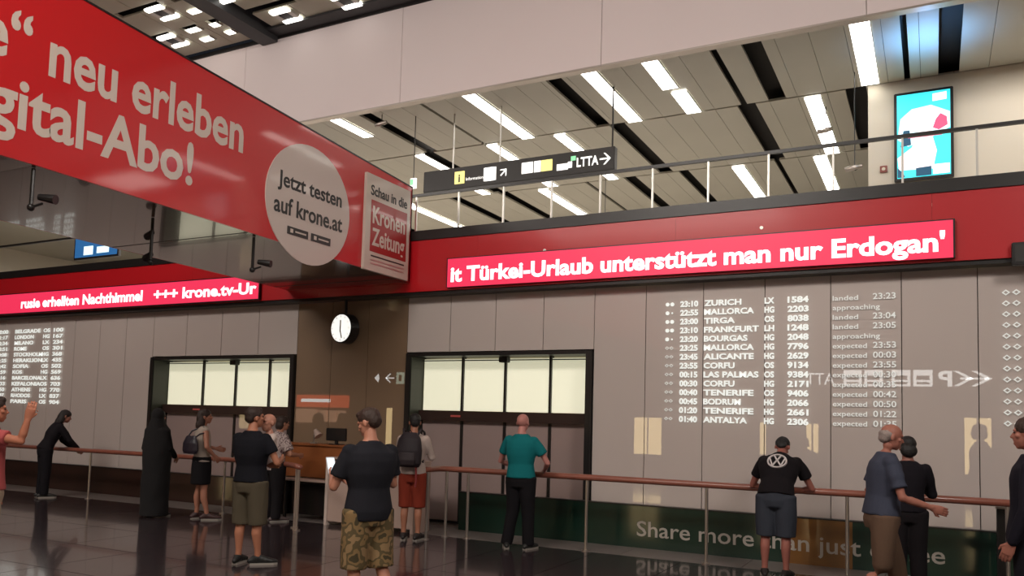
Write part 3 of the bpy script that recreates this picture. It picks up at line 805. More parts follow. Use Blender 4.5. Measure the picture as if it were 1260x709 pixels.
# ================================================================ PEOPLE
def remesh(mb, vox, smooth=3, name='m', m=None, wr=0., ws=9., seed=0.):
    me = mb.mesh('tmp'); bm = bmesh.new(); bm.from_mesh(me); bmesh.ops.recalc_face_normals(bm, faces=bm.faces); bm.to_mesh(me); bm.free()
    o = bpy.data.objects.new('tmp', me); COL.objects.link(o)
    md = o.modifiers.new('r', 'REMESH'); md.mode = 'VOXEL'; md.voxel_size = vox; md.use_smooth_shade = True
    if smooth: s = o.modifiers.new('s', 'SMOOTH'); s.factor = .5; s.iterations = smooth
    dg = bpy.context.evaluated_depsgraph_get(); out = bpy.data.meshes.new_from_object(o.evaluated_get(dg))
    bpy.data.objects.remove(o); bpy.data.meshes.remove(me)
    out.name = name; out.materials.clear()
    if m: out.materials.append(m)
    for p in out.polygons: p.use_smooth = True
    if wr:
        nn = [v.normal.copy() for v in out.vertices]
        for v, n in zip(out.vertices, nn):
            c = v.co; k = noise.noise(Vector((c.x * ws + seed, c.y * ws, c.z * ws * .55))) + .5 * noise.noise(Vector((c.x * ws * 2.1, c.y * ws * 2.1 + seed, c.z * ws)))
            v.co = c + n * k * wr
    return out


def join_meshes(ms, name, m):
    vs = []; fs = []
    for me in ms:
        k = len(vs); vs += [tuple(v.co) for v in me.vertices]; fs += [tuple(i + k for i in p.vertices) for p in me.polygons]
    me = bpy.data.meshes.new(name); me.from_pydata(vs, [], fs); me.materials.append(m)
    for p in me.polygons: p.use_smooth = True
    return me


def limb(mb, pts, rads, n=14):
    """tapered limb: tube plus balls on the joints"""
    mb.tube(pts, rads, n)
    for p, r in zip(pts, rads): mb.ell(p, r, r, r, n, 8)


def lerp(a, b, t): return Vector(a) * (1 - t) + Vector(b) * t


def hand_mesh(wrist, elbow, curl=.5, palm_dir=None, sidev=1):
    """palm, four fingers of unequal length and a thumb, continuing the forearm"""
    w_ = Vector(wrist); d = (w_ - Vector(elbow)).normalized()
    pn_ = Vector(palm_dir or (-sidev, 0, 0)); pn_ = (pn_ - d * pn_.dot(d)).normalized(); a = d.cross(pn_).normalized() * -1  # a: across the palm, thumb side +
    mb = MB(); R = Matrix((a, pn_, d)).transposed()
    mb.loft([(w_ - d * .02, .026, .020, R), (w_ + d * .02, .034, .018, R), (w_ + d * .06, .041, .016, R), (w_ + d * .088, .038, .013, R)], 14)
    for i, L in enumerate((.070, .080, .075, .058)):
        q = w_ + d * .083 + a * (.030 - .020 * i); pts = [q]
        ang = 0
        for k in range(3):
            ang += curl * (.45 + .15 * k); pts.append(pts[-1] + (d * math.cos(ang) + pn_ * math.sin(ang)) * L * (.45, .32, .23)[k])
        limb(mb, pts, [.0092, .0088, .008, .0068], 8)
    q = w_ + d * .025 + a * .028
    limb(mb, [q, q + (d * .7 + a * .65 + pn_ * .3).normalized() * .035, q + (d * .7 + a * .65 + pn_ * .3).normalized() * .035 + (d + pn_ * .5 * curl + a * .1).normalized() * .03], [.013, .0105, .008], 8)
    return remesh(mb, .0045, 1)


def head_mesh(HM, s=1., bald=False):
    mb = MB()
    def E(c, rx, ry, rz, n=18, m=12): mb.ell(HM @ Vector(c) , rx, ry, rz, n, m, HM.to_3x3())
    E((0, -.008, .035), .077 * s, .097 * s, .088 * s); E((0, .028, -.03), .060 * s, .066 * s, .075 * s); E((0, .062, -.082), .028, .022, .020)
    E((0, .060, -.045), .036, .030, .030)
    mb.tube([HM @ Vector((0, .086, .022)), HM @ Vector((0, .108, -.018)), HM @ Vector((0, .092, -.034))], [.008, .014, .011], 8)
    for sx in (-1, 1):
        E((sx * .030, .078, .036), .024, .014, .010, 10, 6)
        E((sx * .046, .060, -.005), .022, .022, .020, 10, 6)
        mb.ell(HM @ Vector((sx * .079, -.008, 0)), .010, .020, .032, 10, 8, HM.to_3x3())
    E((0, .088, -.056), .022, .010, .007, 10, 6); E((0, .086, -.067), .018, .010, .007, 10, 6)
    return remesh(mb, .0065, 2)


def person(loc, rz, label, H=1.72, lean=0., twist=0., skin=(.42, .19, .12), hair=(.02, .012, .01), hairstyle='short', head=(0, 0), bulk=1., chest=1.,
           ra=None, la=None, rl=None, ll=None, shirt=(.02, .02, .03), sleeve=.5, hem=.92, bottom='trousers', bcol=(.02, .02, .02), bend=.1, shoe=(.03, .03, .03),
           shirt_mat=None, bottom_mat=None, curl=(.5, .5), extra=None, group=None, sock=None, vox=.014, female=False, belt=False, palm=(None, None)):
    s = H / 1.75
    seed = loc[0] * 3.1
    root = empty('person', loc, rz, label=label, cat='person', group=group)
    M_skin = mat('skin %.2f %.2f' % (skin[0], skin[1]), skin, .5, spec=.4, bump=.1, bscale=60)
    piv = Vector((0, 0, .95 * s))
    RM = Matrix.Rotation(twist, 3, 'Z') @ Matrix.Rotation(-lean, 3, 'X')

    def U(p): return piv + RM @ (Vector(p) * s - piv)

    def V(p): return Vector(p) * s
    hb = bulk
    # legs: hip, knee, ankle
    legs = {}
    for nm, sx, L in (('r', 1, rl), ('l', -1, ll)):
        L = L or {}
        legs[nm] = (V((sx * .092 * hb, 0, .90)), V(L.get('knee', (sx * .10 * hb, .012, .49))), V(L.get('ankle', (sx * .105 * hb, -.01, .085))), L.get('yaw', sx * -.2))
    sw = .178 * (1 + (bulk - 1) * .6) * (.9 if female else 1)
    arms = {}
    for nm, sx, A in (('r', 1, ra), ('l', -1, la)):
        A = A or {}
        sh = U(A.get('shoulder', (sx * sw, -.01, 1.415)))
        el = Vector(A['elbow']) * s if 'elbow' in A else U((sx * (sw + .075), -.03, 1.13))
        wr = Vector(A['wrist']) * s if 'wrist' in A else U((sx * (sw + .075), .07, .89))
        arms[nm] = (sh, el, wr)
    nb_ = U((0, -.02, 1.46)); nt_ = U((0, .005, 1.56))
    HM = Matrix.Translation(U((0, .02, 1.628))) @ (RM @ Matrix.Rotation(head[0], 3, 'Z') @ Matrix.Rotation(-head[1] + lean * .6, 3, 'X')).to_4x4()
    if s < 1: HM = HM @ Matrix.Scale(max(s, .93), 4)
    b3 = RM

    def torso(mb, g, z0=.86, z1=1.46, flare=0.):
        T = [(.84, .155, .115), (.92, .165, .125), (1.0, .158, .118), (1.10, .148, .112), (1.22, .162, .118), (1.32, .178, .118), (1.39, .176, .102), (1.43, .150, .090), (1.465, .100, .072), (1.49, .070, .062)]
        rings = []
        for z, rx, ry in T:
            if z < z0 - .001 or z > z1 + .04: continue
            k = bulk * (chest if z > 1.15 else 1)
            if z > 1.42: k = 1
            if female and 1.0 <= z <= 1.15: k *= .88
            if female and z > 1.3: k *= .92
            yo = -.01 if z > 1.2 else 0
            c = U((0, yo, z)) if z > .93 else V((0, yo, z)) if lean == 0 else piv + (Matrix.Rotation(twist * .5, 3, 'Z') @ Matrix.Rotation(-lean * .5, 3, 'X')) @ (V((0, yo, z)) - piv)
            Rm = b3 if z > .93 else Matrix.Rotation(-lean * .5, 3, 'X')
            rings.append((c, (rx * k + g) * s * (1 + flare * max(0, 1.15 - z)), (ry * k + g) * s * (1 + flare * max(0, 1.15 - z)), Rm))
        mb.loft(rings, 24)
    # ---- body
    mb = MB(); torso(mb, 0)
    limb(mb, [nb_ - RM @ Vector((0, 0, .03)), nb_, nt_], [.062, .056, .052])
    for nm in 'rl':
        sh, el, wr = arms[nm]
        limb(mb, [sh + RM @ Vector((0, 0, -.022)), lerp(sh, el, .35), el, lerp(el, wr, .3), wr], [.050 * bulk ** .5, .046 * bulk ** .5, .037, .038, .025])
        hp, kn, an, yw = legs[nm]
        limb(mb, [hp, lerp(hp, kn, .4), kn, lerp(kn, an, .35) + Vector((0, -.02, 0)), lerp(kn, an, .8), an], [.088 * bulk, .076 * bulk, .052, .053, .036, .035])
    body = remesh(mb, vox, 3)
    parts = [body, head_mesh(HM)]
    for k, nm in enumerate('rl'):
        sh, el, wr = arms[nm]
        parts.append(hand_mesh(wr, el, curl[k], palm[k], 1 if nm == 'r' else -1))
    link('body', join_meshes(parts, 'body', M_skin), root)
    # eyes and mouth
    for sx in (-1, 1):
        MB().ell(HM @ Vector((sx * .031, .083, .018)), .011, .006, .006, 8, 6, HM.to_3x3()).build('eye', mat('eye', (.03, .02, .02), .2), root, smooth=True)
    MB().ell(HM @ Vector((0, .0945, -.061)), .021, .004, .003, 8, 6, HM.to_3x3()).build('mouth', mat('lips', (.28, .08, .07), .4), root, smooth=True)
    # ---- hair
    M_hair = mat('hair %.3f' % hair[0], hair, .6, bump=.6, bscale=90)
    H3 = HM.to_3x3()
    hm = MB()
    if hairstyle == 'short':
        hm.ell(HM @ Vector((0, -.016, .052)), .084, .102, .086, 18, 12, H3); hm.ell(HM @ Vector((0, -.055, .012)), .070, .060, .070, 16, 10, H3); hm.ell(HM @ Vector((0, .045, .100)), .055, .045, .035, 12, 8, H3)
    elif hairstyle == 'bald':
        hm = None
    elif hairstyle == 'fringe':
        hm.ell(HM @ Vector((0, -.030, .018)), .084, .084, .060, 18, 10, H3); hm.ell(HM @ Vector((0, -.055, -.02)), .066, .055, .045, 16, 10, H3)
    elif hairstyle == 'long':
        hm.ell(HM @ Vector((0, -.018, .050)), .090, .106, .090, 18, 12, H3); hm.ell(HM @ Vector((0, -.075, -.02)), .085, .062, .12, 16, 10, H3)
        hm.ell(HM @ Vector((0, -.085, -.13)), .10, .060, .11, 16, 10, H3); hm.ell(HM @ Vector((.06, -.05, -.08)), .045, .055, .11, 12, 8, H3); hm.ell(HM @ Vector((-.06, -.05, -.08)), .045, .055, .11, 12, 8, H3)
    elif hairstyle == 'bob':
        hm.ell(HM @ Vector((0, -.018, .050)), .088, .105, .088, 18, 12, H3); hm.ell(HM @ Vector((0, -.06, -.03)), .088, .065, .08, 16, 10, H3)
    elif hairstyle == 'cap':
        hm.ell(HM @ Vector((0, -.012, .050)), .086, .104, .086, 18, 12, H3); hm.ell(HM @ Vector((0, -.07, -.02)), .062, .035, .05, 12, 8, H3)
    if hm: link('hair', remesh(hm, .009, 1, 'hair', M_hair, .004, 40, seed), root)
    # ---- shirt
    Msh = shirt_mat or mat('cloth %.3f %.3f %.3f' % shirt, shirt, .88, bump=.25, bscale=120, spec=.2)
    if shirt is not None:
        mb = MB(); torso(mb, .017, hem, 1.46, .25)
        for nm in 'rl':
            sh, el, wr = arms[nm]
            if sleeve <= .01:
                mb.ell(sh + (U((0, 0, 1.44)) - sh) * .15, .062, .06, .05, 14, 8); continue
            if sleeve <= 1:
                e = lerp(sh, el, sleeve); d = (e - sh).normalized()
                sd = RM @ Vector((0, 0, -.009)) + (U((0, 0, 1.40)) - sh) * .06
                mb.tube([sh + sd, lerp(sh, e, .25) + sd * .6, lerp(sh, e, .6), e], [.058, .064 * bulk ** .5, .065 * bulk ** .5, .068 * bulk ** .5], 16)
                mb.ell(sh + sd, .070 * bulk ** .5, .066 * bulk ** .5, .060, 14, 8)
            else:
                limb(mb, [sh + RM @ Vector((0, 0, -.015)), lerp(sh, el, .5), el, lerp(el, wr, .5), lerp(el, wr, .93)], [.060, .060, .052, .047, .038], 14)
        link('shirt' if sleeve < 1.1 else 'jacket', remesh(mb, .013, 2, 'shirt', Msh, .006, 7, seed), root)
        # neckline
        MB().tube([nb_ + RM @ Vector((math.cos(t) * .066, math.sin(t) * .058 + .012, .012 + .012 * -math.sin(t))) for t in [2 * PI * k / 20 for k in range(21)]], .008, 6, False).build('collar', Msh, root, smooth=True)
    # ---- bottoms
    Mb = bottom_mat or mat('cloth %.3f %.3f %.3f' % bcol, bcol, .88, bump=.25, bscale=110, spec=.2)
    mb = MB()
    if bottom in ('trousers', 'shorts'):
        Rh = Matrix.Rotation(-lean * .5, 3, 'X')
        mb.loft([(V((0, 0, .80)), .165 * bulk * s, .125 * bulk * s), (V((0, 0, .88)), .178 * bulk * s, .14 * bulk * s), (V((0, 0, .96)), .168 * bulk * s, .128 * bulk * s), (V((0, .01 + lean * .03, 1.01)), .160 * bulk * s, .122 * bulk * s, Rh)], 22)
        for nm in 'rl':
            hp, kn, an, yw = legs[nm]
            if bottom == 'trousers':
                e = an + Vector((0, 0, -.03))
                mb.tube([hp + Vector((0, 0, .02)), lerp(hp, kn, .4), kn, lerp(kn, an, .5), e], [.108 * bulk, .098 * bulk, .084 * bulk ** .5, .078, .074], 16)
                mb.ell(kn, .084 * bulk ** .5, .084 * bulk ** .5, .08, 14, 8); mb.ell(hp, .104 * bulk, .104 * bulk, .09, 14, 8)
            else:
                e = lerp(hp, kn, 1.0 + bend)
                if bend > 0: e = kn + (an - kn) * bend
                mb.tube([hp + Vector((0, 0, .02)), lerp(hp, kn, .45), lerp(hp, kn, .8), e], [.110 * bulk, .104 * bulk, .098 * bulk, .094 * bulk], 16)
                mb.ell(hp, .106 * bulk, .106 * bulk, .09, 14, 8)
    elif bottom == 'skirt':
        mb.loft([(V((0, -.005, .56)), .19 * s, .15 * s), (V((0, -.005, .66)), .185 * s, .15 * s), (V((0, 0, .84)), .180 * s, .150 * s), (V((0, 0, .95)), .182 * s, .142 * s), (V((0, 0, 1.0)), .170 * s, .132 * s)], 26)
    if bottom: link(bottom, remesh(mb, .013, 2, bottom, Mb, .007, 7, seed + 5), root)
    # ---- shoes
    Mshoe = mat('shoe %.2f %.2f' % (shoe[0], shoe[2]), shoe, .5)
    for nm in 'rl':
        hp, kn, an, yw = legs[nm]
        R = Matrix.Rotation(yw, 3, 'Z'); base = Vector((an.x, an.y, an.z - .085 * s))

        def F(x, y, z): return base + R @ Vector((x, y, z))
        mb = MB()
        pts = [(-.075, .030, .030), (-.04, .038, .045), (.02, .038, .052), (.09, .045, .038), (.15, .044, .028), (.185, .028, .022)]
        for (ya, ra_, rz_), (yb, rb, rzb) in zip(pts, pts[1:]):
            for q in (0, .5, 1): y_ = ya + (yb - ya) * q; mb.ell(F(0, y_, .012 + (rz_ + (rzb - rz_) * q)), ra_ + (rb - ra_) * q, .035, rz_ + (rzb - rz_) * q, 12, 8, R)
        mb.tube([F(0, -.02, .05), F(0, -.01, .095)], [.045, .043], 12)
        sh_ = link('shoe', remesh(mb, .008, 1, 'shoe', Mshoe), root)
        so = MB(); so.prism([tuple(F(x_, y_, 0))[:2] for x_, y_ in ((-.03, -.08), (.03, -.08), (.04, 0), (.047, .10), (.042, .17), (.015, .21), (-.015, .21), (-.042, .17), (-.047, .10), (-.04, 0))], base.z, base.z + .022, 'z')
        so.build('sole', mat('sole pale', (.30, .27, .24), .6) if sock != 'dark' else mat('sole dark', (.02, .02, .02), .6), sh_)
    info = dict(root=root, U=U, V=V, HM=HM, RM=RM, arms=arms, s=s)
    return info


R_ = math.radians

# woman in black leaning on the left rail
p = person((-14.42, 9.36, 0), R_(-18), 'woman in dark clothes with long dark hair leaning on the left handrail', 1.66, lean=.46, female=True, hair=(.012, .008, .008), hairstyle='long', head=(-.2, .15),
           ra=dict(elbow=(.20, .36, 1.10), wrist=(.12, .55, .93)), la=dict(elbow=(-.22, .36, 1.08), wrist=(-.05, .55, .92)), shirt=(.012, .010, .013), sleeve=1.5, bottom='trousers', bcol=(.010, .009, .012),
           shoe=(.02, .02, .02), skin=(.36, .16, .11))

# person in long black robe
p = person((-10.72, 8.76, 0), R_(10), 'person in a long black robe and headscarf standing left of the left portal', 1.64, female=True, hairstyle='bob', hair=(.006, .006, .007), shirt=(.007, .006, .007), sleeve=1.5, bottom=None, shoe=(.01, .01, .01),
           ra=dict(elbow=(.24, .02, 1.12), wrist=(.20, .20, .98)), la=dict(elbow=(-.25, .0, 1.12), wrist=(-.2, .2, .98)))
robe = MB()
robe.loft([((0, 0, .02), .225, .20), ((0, 0, .3), .22, .185), ((0, 0, .7), .225, .18), ((0, 0, 1.0), .235, .175), ((0, 0, 1.2), .235, .165), ((0, -.01, 1.34), .215, .14), ((0, -.01, 1.40), .14, .11), ((0, 0, 1.46), .10, .10)], 30)
link('robe', remesh(robe, .014, 2, 'robe', mat('black robe cloth', (.006, .005, .006), .9, bump=.3, bscale=40), .012, 5, 2.), p['root'])
scf = MB(); scf.ell((0, -.025, 1.555), .098, .108, .125); scf.loft([((0, -.03, 1.28), .17, .13), ((0, -.03, 1.40), .14, .12), ((0, -.025, 1.5), .10, .11)], 20)
link('headscarf', remesh(scf, .012, 2, 'headscarf', MATS['black robe cloth'], .008, 9, 1.), p['root'])

# woman with handbag and black skirt
p = person((-9.95, 8.95, 0), R_(-25), 'woman in a pale sleeveless top and black skirt with a dark shoulder bag', 1.67, female=True, hair=(.030, .014, .010), hairstyle='long', head=(-.35, -.02),
           shirt=(.42, .34, .29), sleeve=0, hem=.92, bottom='skirt', bcol=(.008, .007, .009), shoe=(.05, .02, .02), skin=(.40, .17, .11), bulk=.98,
           la=dict(elbow=(-.25, .06, 1.16), wrist=(-.12, .26, 1.12)), ra=dict(elbow=(.28, -.02, 1.16), wrist=(.23, .12, 1.02)), rl=dict(knee=(.09, .03, .49), ankle=(.14, .08, .085), yaw=-.4))
bag = empty('shoulder_bag', (-9.97, 8.74, 1.00), R_(-10), label='dark shoulder bag on the back of the woman in the pale top', cat='bag')
bm_ = MB(); bm_.loft([((0, 0, .0), .16, .055), ((0, 0, .05), .19, .07), ((0, 0, .16), .18, .065), ((.0, 0, .24), .14, .035), ((0, 0, .27), .12, .02)], 22)
link('bag_body', remesh(bm_, .01, 2, 'bag', mat('dark bag leather', (.018, .012, .022), .45), .006, 9), bag)
MB().tube([(-.12, 0, .22), (-.08, .06, .34), (.04, .16, .41), (.14, .18, .36)], .012, 8).build('strap', mat('dark bag leather', (0, 0, 0)), bag)
MB().tube([(.10, -.03, .22), (.14, .06, .30), (.16, .15, .32)], .012, 8).build('strap', MATS['dark bag leather'], bag)

# man in black T-shirt carrying a baby
p = person((-6.64, 6.66, 0), R_(8), 'man in a black T-shirt and olive shorts carrying a baby', 1.70, bulk=1.06, chest=1.12, hair=(.030, .014, .010), head=(-.5, -.05), skin=(.42, .17, .10),
           shirt=(.008, .008, .012), sleeve=.62, hem=.92, bottom='shorts', bcol=(.085, .068, .045), bend=.12, shoe=(.015, .012, .012),
           ra=dict(elbow=(.31, .04, 1.14), wrist=(.22, .25, 1.17)), la=dict(elbow=(-.24, .08, 1.12), wrist=(.0, .28, 1.10)), rl=dict(ankle=(.12, .03, .085), yaw=-.9))
by = empty('person', (-6.63, 6.90, 1.10), R_(170), label='baby in white held at the right shoulder of the man in black T-shirt', cat='person')
MB1 = MB(); limb(MB1, [(0, 0, .08), (0, 0, .26), (0, 0, .34)], [.075, .07, .04])
for sx in (-1, 1): limb(MB1, [(sx * .05, .02, .05), (sx * .07, .12, .0), (sx * .07, .13, -.10)], [.042, .036, .026]); limb(MB1, [(sx * .07, 0, .28), (sx * .11, .06, .22), (sx * .09, .13, .24)], [.03, .026, .02])
BH = Matrix.Translation((0, .02, .43)) @ Matrix.Scale(.86, 4)
bparts = [remesh(MB1, .010, 2), head_mesh(BH)]
for sx in (-1, 1): bparts.append(hand_mesh((sx * .09, .13, .24), (sx * .11, .06, .22), .8, None, sx))
M_bskin = mat('baby skin', (.48, .22, .15), .5)
link('body', join_meshes(bparts, 'body', M_bskin), by)
b1 = MB(); b1.loft([((0, 0, .0), .10, .10), ((0, 0, .1), .10, .10), ((0, 0, .24), .092, .082), ((0, 0, .31), .06, .055)], 18)
for sx in (-1, 1): limb(b1, [(sx * .07, 0, .28), (sx * .11, .06, .22)], [.042, .036]); limb(b1, [(sx * .05, .02, .05), (sx * .07, .12, .0)], [.056, .046])
link('romper', remesh(b1, .010, 2, 'romper', mat('white baby cloth', (.52, .42, .38), .85), .004, 10), by)
for sx in (-1, 1): MB().ell(BH @ Vector((sx * .03, .083, .018)), .009, .005, .005, 8, 6).build('eye', MATS['eye'], by, smooth=True)

# woman in patterned blouse
M_pat = patch_mat('patterned blouse', [(.50, .40, .38), (.10, .05, .06), (.48, .38, .36)], 22, pos=(0, .42, .5))
p = person((-8.99, 9.50, 0), R_(-20), 'woman in a white patterned blouse and black trousers at the desk', 1.60, female=True, hair=(.030, .010, .008), hairstyle='bob', bulk=1.22, lean=.14,
           shirt=(.5, .4, .4), shirt_mat=M_pat, sleeve=.8, hem=.84, bottom='trousers', bcol=(.012, .010, .012), shoe=(.10, .07, .07), ra=dict(elbow=(.30, .12, 1.12), wrist=(.2, .33, 1.1)), la=dict(elbow=(-.28, .1, 1.12), wrist=(-.15, .3, 1.1)))

# foreground man with phone
M_camo = patch_mat('camouflage cloth', [(.055, .040, .016), (.22, .135, .055), (.10, .070, .028), (.27, .17, .08)], 9, pos=(0, .42, .5, .58))
p = person((-4.03, 5.33, 0), R_(65), 'man in a dark grey T-shirt and camouflage shorts looking at a phone', 1.70, bulk=1.10, chest=1.12, hair=(.035, .016, .010), head=(.50, .40), skin=(.46, .20, .13), lean=.03,
           shirt=(.014, .014, .019), sleeve=.72, hem=.84, bottom='shorts', bcol=(.1, .1, .1), bottom_mat=M_camo, bend=.10, shoe=(.03, .03, .03),
           ra=dict(elbow=(.26, .06, 1.12), wrist=(.06, .33, 1.13)), la=dict(elbow=(-.28, .08, 1.11), wrist=(-.17, .34, 1.17)), curl=(1.1, 1.1), rl=dict(knee=(.12, -.02, .49), ankle=(.15, -.14, .10), yaw=-.2),
           palm=((-.7, -.2, .6), (.7, -.2, .6)), vox=.013)
W = Matrix.Translation((-4.03, 5.33, 0)) @ Matrix.Rotation(R_(65), 4, 'Z')
wl_ = p['arms']['l'][2] + (p['arms']['l'][2] - p['arms']['l'][1]).normalized() * .09 + Vector((-.01, .0, .06))
ph = empty('smartphone', W @ wl_, R_(65), label='white lit smartphone in the hand of the man in camouflage shorts', cat='phone')
ph.rotation_euler = (R_(-25), 0, R_(65))
MB().box(-.038, .038, -.005, .005, -.07, .085).build('case', mat('phone white', (.6, .6, .62), .3), ph, bevel=.003)
MB().box(-.034, .034, -.0065, -.0048, -.06, .075).build('screen', mat('phone screen', (.5, .55, .6), .2, emit=(.70, .78, .85), estr=.9), ph)

# man with backpack
p = person((-6.24, 9.20, 0), R_(18), 'man in a white shirt and rust shorts wearing a dark backpack', 1.68, hair=(.010, .008, .008), head=(.35, .0), skin=(.36, .15, .09), bulk=.98,
           shirt=(.48, .38, .34), sleeve=1.5, hem=.90, bottom='shorts', bcol=(.20, .028, .014), bend=.10, shoe=(.02, .015, .015), ra=dict(elbow=(.24, .10, 1.15), wrist=(.12, .32, 1.28)), la=dict(elbow=(-.25, .14, 1.18), wrist=(-.12, .30, 1.36)))
bp_ = empty('backpack', (-6.24 + .05, 9.20 - .17, .98), R_(18), label='dark bulging backpack on the man in the white shirt', cat='backpack')
b1 = MB(); b1.loft([((0, 0, 0), .14, .07), ((0, -.02, .05), .175, .11), ((0, -.02, .22), .18, .115), ((0, -.01, .38), .15, .09), ((0, .01, .46), .09, .05)], 24)
link('bag_body', remesh(b1, .011, 2, 'bag', mat('backpack cloth', (.016, .010, .014), .7, bump=.3, bscale=60), .006, 8), bp_)
b1 = MB(); b1.loft([((0, -.10, .03), .11, .045), ((0, -.115, .10), .125, .05), ((0, -.105, .20), .11, .04)], 18)
link('front_pocket', remesh(b1, .010, 2, 'pocket', mat('backpack pocket', (.022, .013, .016), .7), .003, 8), bp_)
for sx in (-1, 1): MB().tube([(sx * .09, .02, .40), (sx * .12, .10, .50), (sx * .13, .24, .46), (sx * .15, .28, .25), (sx * .15, .12, .06)], .016, 8).build('shoulder_strap', MATS['backpack cloth'], bp_)
MB().tube([(-.03, 0, .45), (0, 0, .49), (.03, 0, .45)], .008, 6).build('grab_handle', MATS['backpack cloth'], bp_)
MB().tube([(.10, -.02, .04), (.11, -.02, -.18), (.10, -.02, -.26)], .014, 6).build('loose_strap', mat('red strap', (.20, .02, .02), .7), bp_)

# bald man in teal
p = person((-4.72, 9.42, 0), R_(2), 'bald man in a teal T-shirt and black trousers at the handrail', 1.72, bulk=1.06, chest=1.08, hairstyle='bald', skin=(.50, .21, .18), head=(0, .12),
           shirt=(.006, .150, .165), sleeve=.62, hem=.86, bottom='trousers', bcol=(.008, .007, .009), shoe=(.02, .02, .022), ra=dict(elbow=(.34, .08, 1.12), wrist=(.20, .33, 1.02)), la=dict(elbow=(-.34, .08, 1.12), wrist=(-.20, .33, 1.02)),
           rl=dict(ankle=(.12, .02, .085), yaw=-.2), ll=dict(ankle=(-.17, -.03, .085), yaw=.5))

# man in black shirt leaning on rail
p = person((-1.55, 9.36, 0), R_(0), 'man in a black T-shirt with round white emblem leaning on the handrail', 1.68, lean=.68, bulk=1.12, chest=1.12, hairstyle='cap', hair=(.008, .007, .007), head=(0, .55), skin=(.36, .13, .10),
           shirt=(.009, .007, .009), sleeve=.62, hem=.92, bottom='shorts', bcol=(.040, .045, .060), bend=.06, shoe=(.02, .015, .015),
           ra=dict(elbow=(.34, .40, 1.00), wrist=(.16, .50, .965)), la=dict(elbow=(-.34, .40, 1.00), wrist=(-.16, .50, .965)))
em = MB()
RB = 0.093
ring = [(math.cos(t), math.sin(t)) for t in [2 * PI * k / 32 for k in range(33)]]
U = p['U']
O = U((0, -.180, 1.285)); ax = Vector((1, 0, 0)); az = p['RM'] @ Vector((0, 0, 1)); an = p['RM'] @ Vector((0, -1, 0))


def E3(a, b, d=0): return O + ax * a + az * b + an * d


for (a0, b0), (a1, b1_) in zip(ring, ring[1:]):
    em.add([E3(a0 * RB * 1.15, b0 * RB), E3(a1 * RB * 1.15, b1_ * RB), E3(a1 * RB * .97, b1_ * RB * .84), E3(a0 * RB * .97, b0 * RB * .84),
            E3(a0 * RB * 1.15, b0 * RB, -.05), E3(a1 * RB * 1.15, b1_ * RB, -.05), E3(a1 * RB * .97, b1_ * RB * .84, -.05), E3(a0 * RB * .97, b0 * RB * .84, -.05)],
           [(0, 1, 2, 3), (4, 7, 6, 5), (0, 4, 5, 1), (2, 6, 7, 3)])
def stroke(pts, wd=.016):
    for (a0, b0), (a1, b1_) in zip(pts, pts[1:]):
        d = Vector((a1 - a0, b1_ - b0)).normalized(); n_ = Vector((-d.y, d.x)) * wd / 2
        em.add([E3(a0 + n_.x, b0 + n_.y, .001), E3(a1 + n_.x, b1_ + n_.y, .001), E3(a1 - n_.x, b1_ - n_.y, .001), E3(a0 - n_.x, b0 - n_.y, .001),
                E3(a0 + n_.x, b0 + n_.y, -.05), E3(a1 + n_.x, b1_ + n_.y, -.05), E3(a1 - n_.x, b1_ - n_.y, -.05), E3(a0 - n_.x, b0 - n_.y, -.05)], [(0, 1, 2, 3), (4, 7, 6, 5), (0, 4, 5, 1), (2, 6, 7, 3), (1, 5, 6, 2), (0, 3, 7, 4)])
stroke([(-.040, .080), (0, .005), (.040, .080)]); stroke([(-.085, .045), (-.045, -.066), (0, .012), (.045, -.066), (.085, .045)])
em.build('shirt_emblem', mat('emblem white', (.60, .55, .55), .8), p['root'])

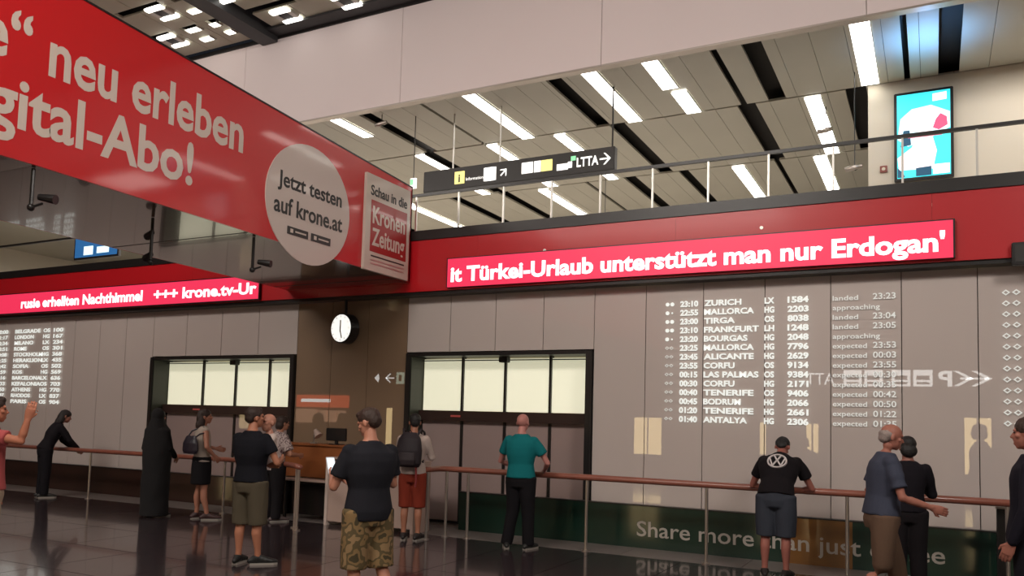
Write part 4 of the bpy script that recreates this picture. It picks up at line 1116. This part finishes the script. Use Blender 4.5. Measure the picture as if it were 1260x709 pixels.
# older man walking right
p = person((-.42, 8.0, 0), R_(-72), 'older man with grey hair in a blue grey shirt and tan trousers walking right', 1.70, lean=.10, bulk=1.12, hair=(.30, .24, .22), hairstyle='fringe', head=(0, .2), skin=(.36, .14, .10),
           shirt=(.050, .056, .085), sleeve=.75, hem=.90, bottom='trousers', bcol=(.125, .075, .050), shoe=(.03, .02, .02),
           ra=dict(elbow=(.27, .10, 1.10), wrist=(.24, .36, 1.02)), la=dict(elbow=(-.24, -.05, 1.12), wrist=(-.22, .10, .92)), rl=dict(knee=(.10, -.02, .49), ankle=(.10, -.22, .12)), ll=dict(knee=(-.10, .14, .50), ankle=(-.10, .22, .085)))
# dark figure behind him
p = person((-.24, 9.25, 0), R_(8), 'person in black clothes half hidden behind the older walking man', 1.57, hair=(.010, .007, .007), hairstyle='bob', head=(.1, .15), skin=(.30, .12, .09), bulk=1.0,
           shirt=(.010, .008, .012), sleeve=1.5, bottom='trousers', bcol=(.010, .008, .010), shoe=(.02, .02, .02), ra=dict(elbow=(.26, .1, 1.12), wrist=(.16, .30, 1.22)), la=dict(elbow=(-.24, .1, 1.12), wrist=(-.1, .3, 1.12)))
# person in dark suit, right edge
p = person((.62, 6.88, 0), R_(78), 'person in a dark suit at the right edge facing left', 1.76, bulk=1.14, hair=(.035, .015, .012), hairstyle='bob', head=(0, .05), skin=(.36, .14, .10),
           shirt=(.010, .009, .016), sleeve=1.5, hem=.84, bottom='trousers', bcol=(.008, .008, .012), shoe=(.01, .01, .01), ra=dict(elbow=(.27, -.02, 1.12), wrist=(.24, .08, .90)), la=dict(elbow=(-.27, .0, 1.12), wrist=(-.24, .10, .88)))
# man in pink shirt, left edge
M_pink = mat('pink shirt cloth', (.42, .075, .075), .85, var=.12, vscale=8, bump=.25, bscale=100)
p = person((-7.42, 4.30, 0), R_(-25), 'person in a pink shirt and cream shorts raising an arm at the left edge', 1.72, bulk=1.04, hair=(.03, .015, .01), skin=(.46, .17, .10), shirt=(.4, .1, .1), shirt_mat=M_pink, sleeve=.55, hem=.90,
           bottom='shorts', bcol=(.44, .33, .24), bend=.02, shoe=(.05, .04, .04), ra=dict(elbow=(.37, .20, 1.37), wrist=(.40, .24, 1.57)), lean=0)
MB().tube([p['U']((.10, -.15, .98)), p['U']((.14, -.165, 1.20)), p['U']((.135, -.13, 1.42)), p['U']((.13, -.01, 1.49)), p['U']((.12, .12, 1.38))], .016, 8).build('bag_strap', mat('dark strap', (.02, .012, .012), .7), p['root'])
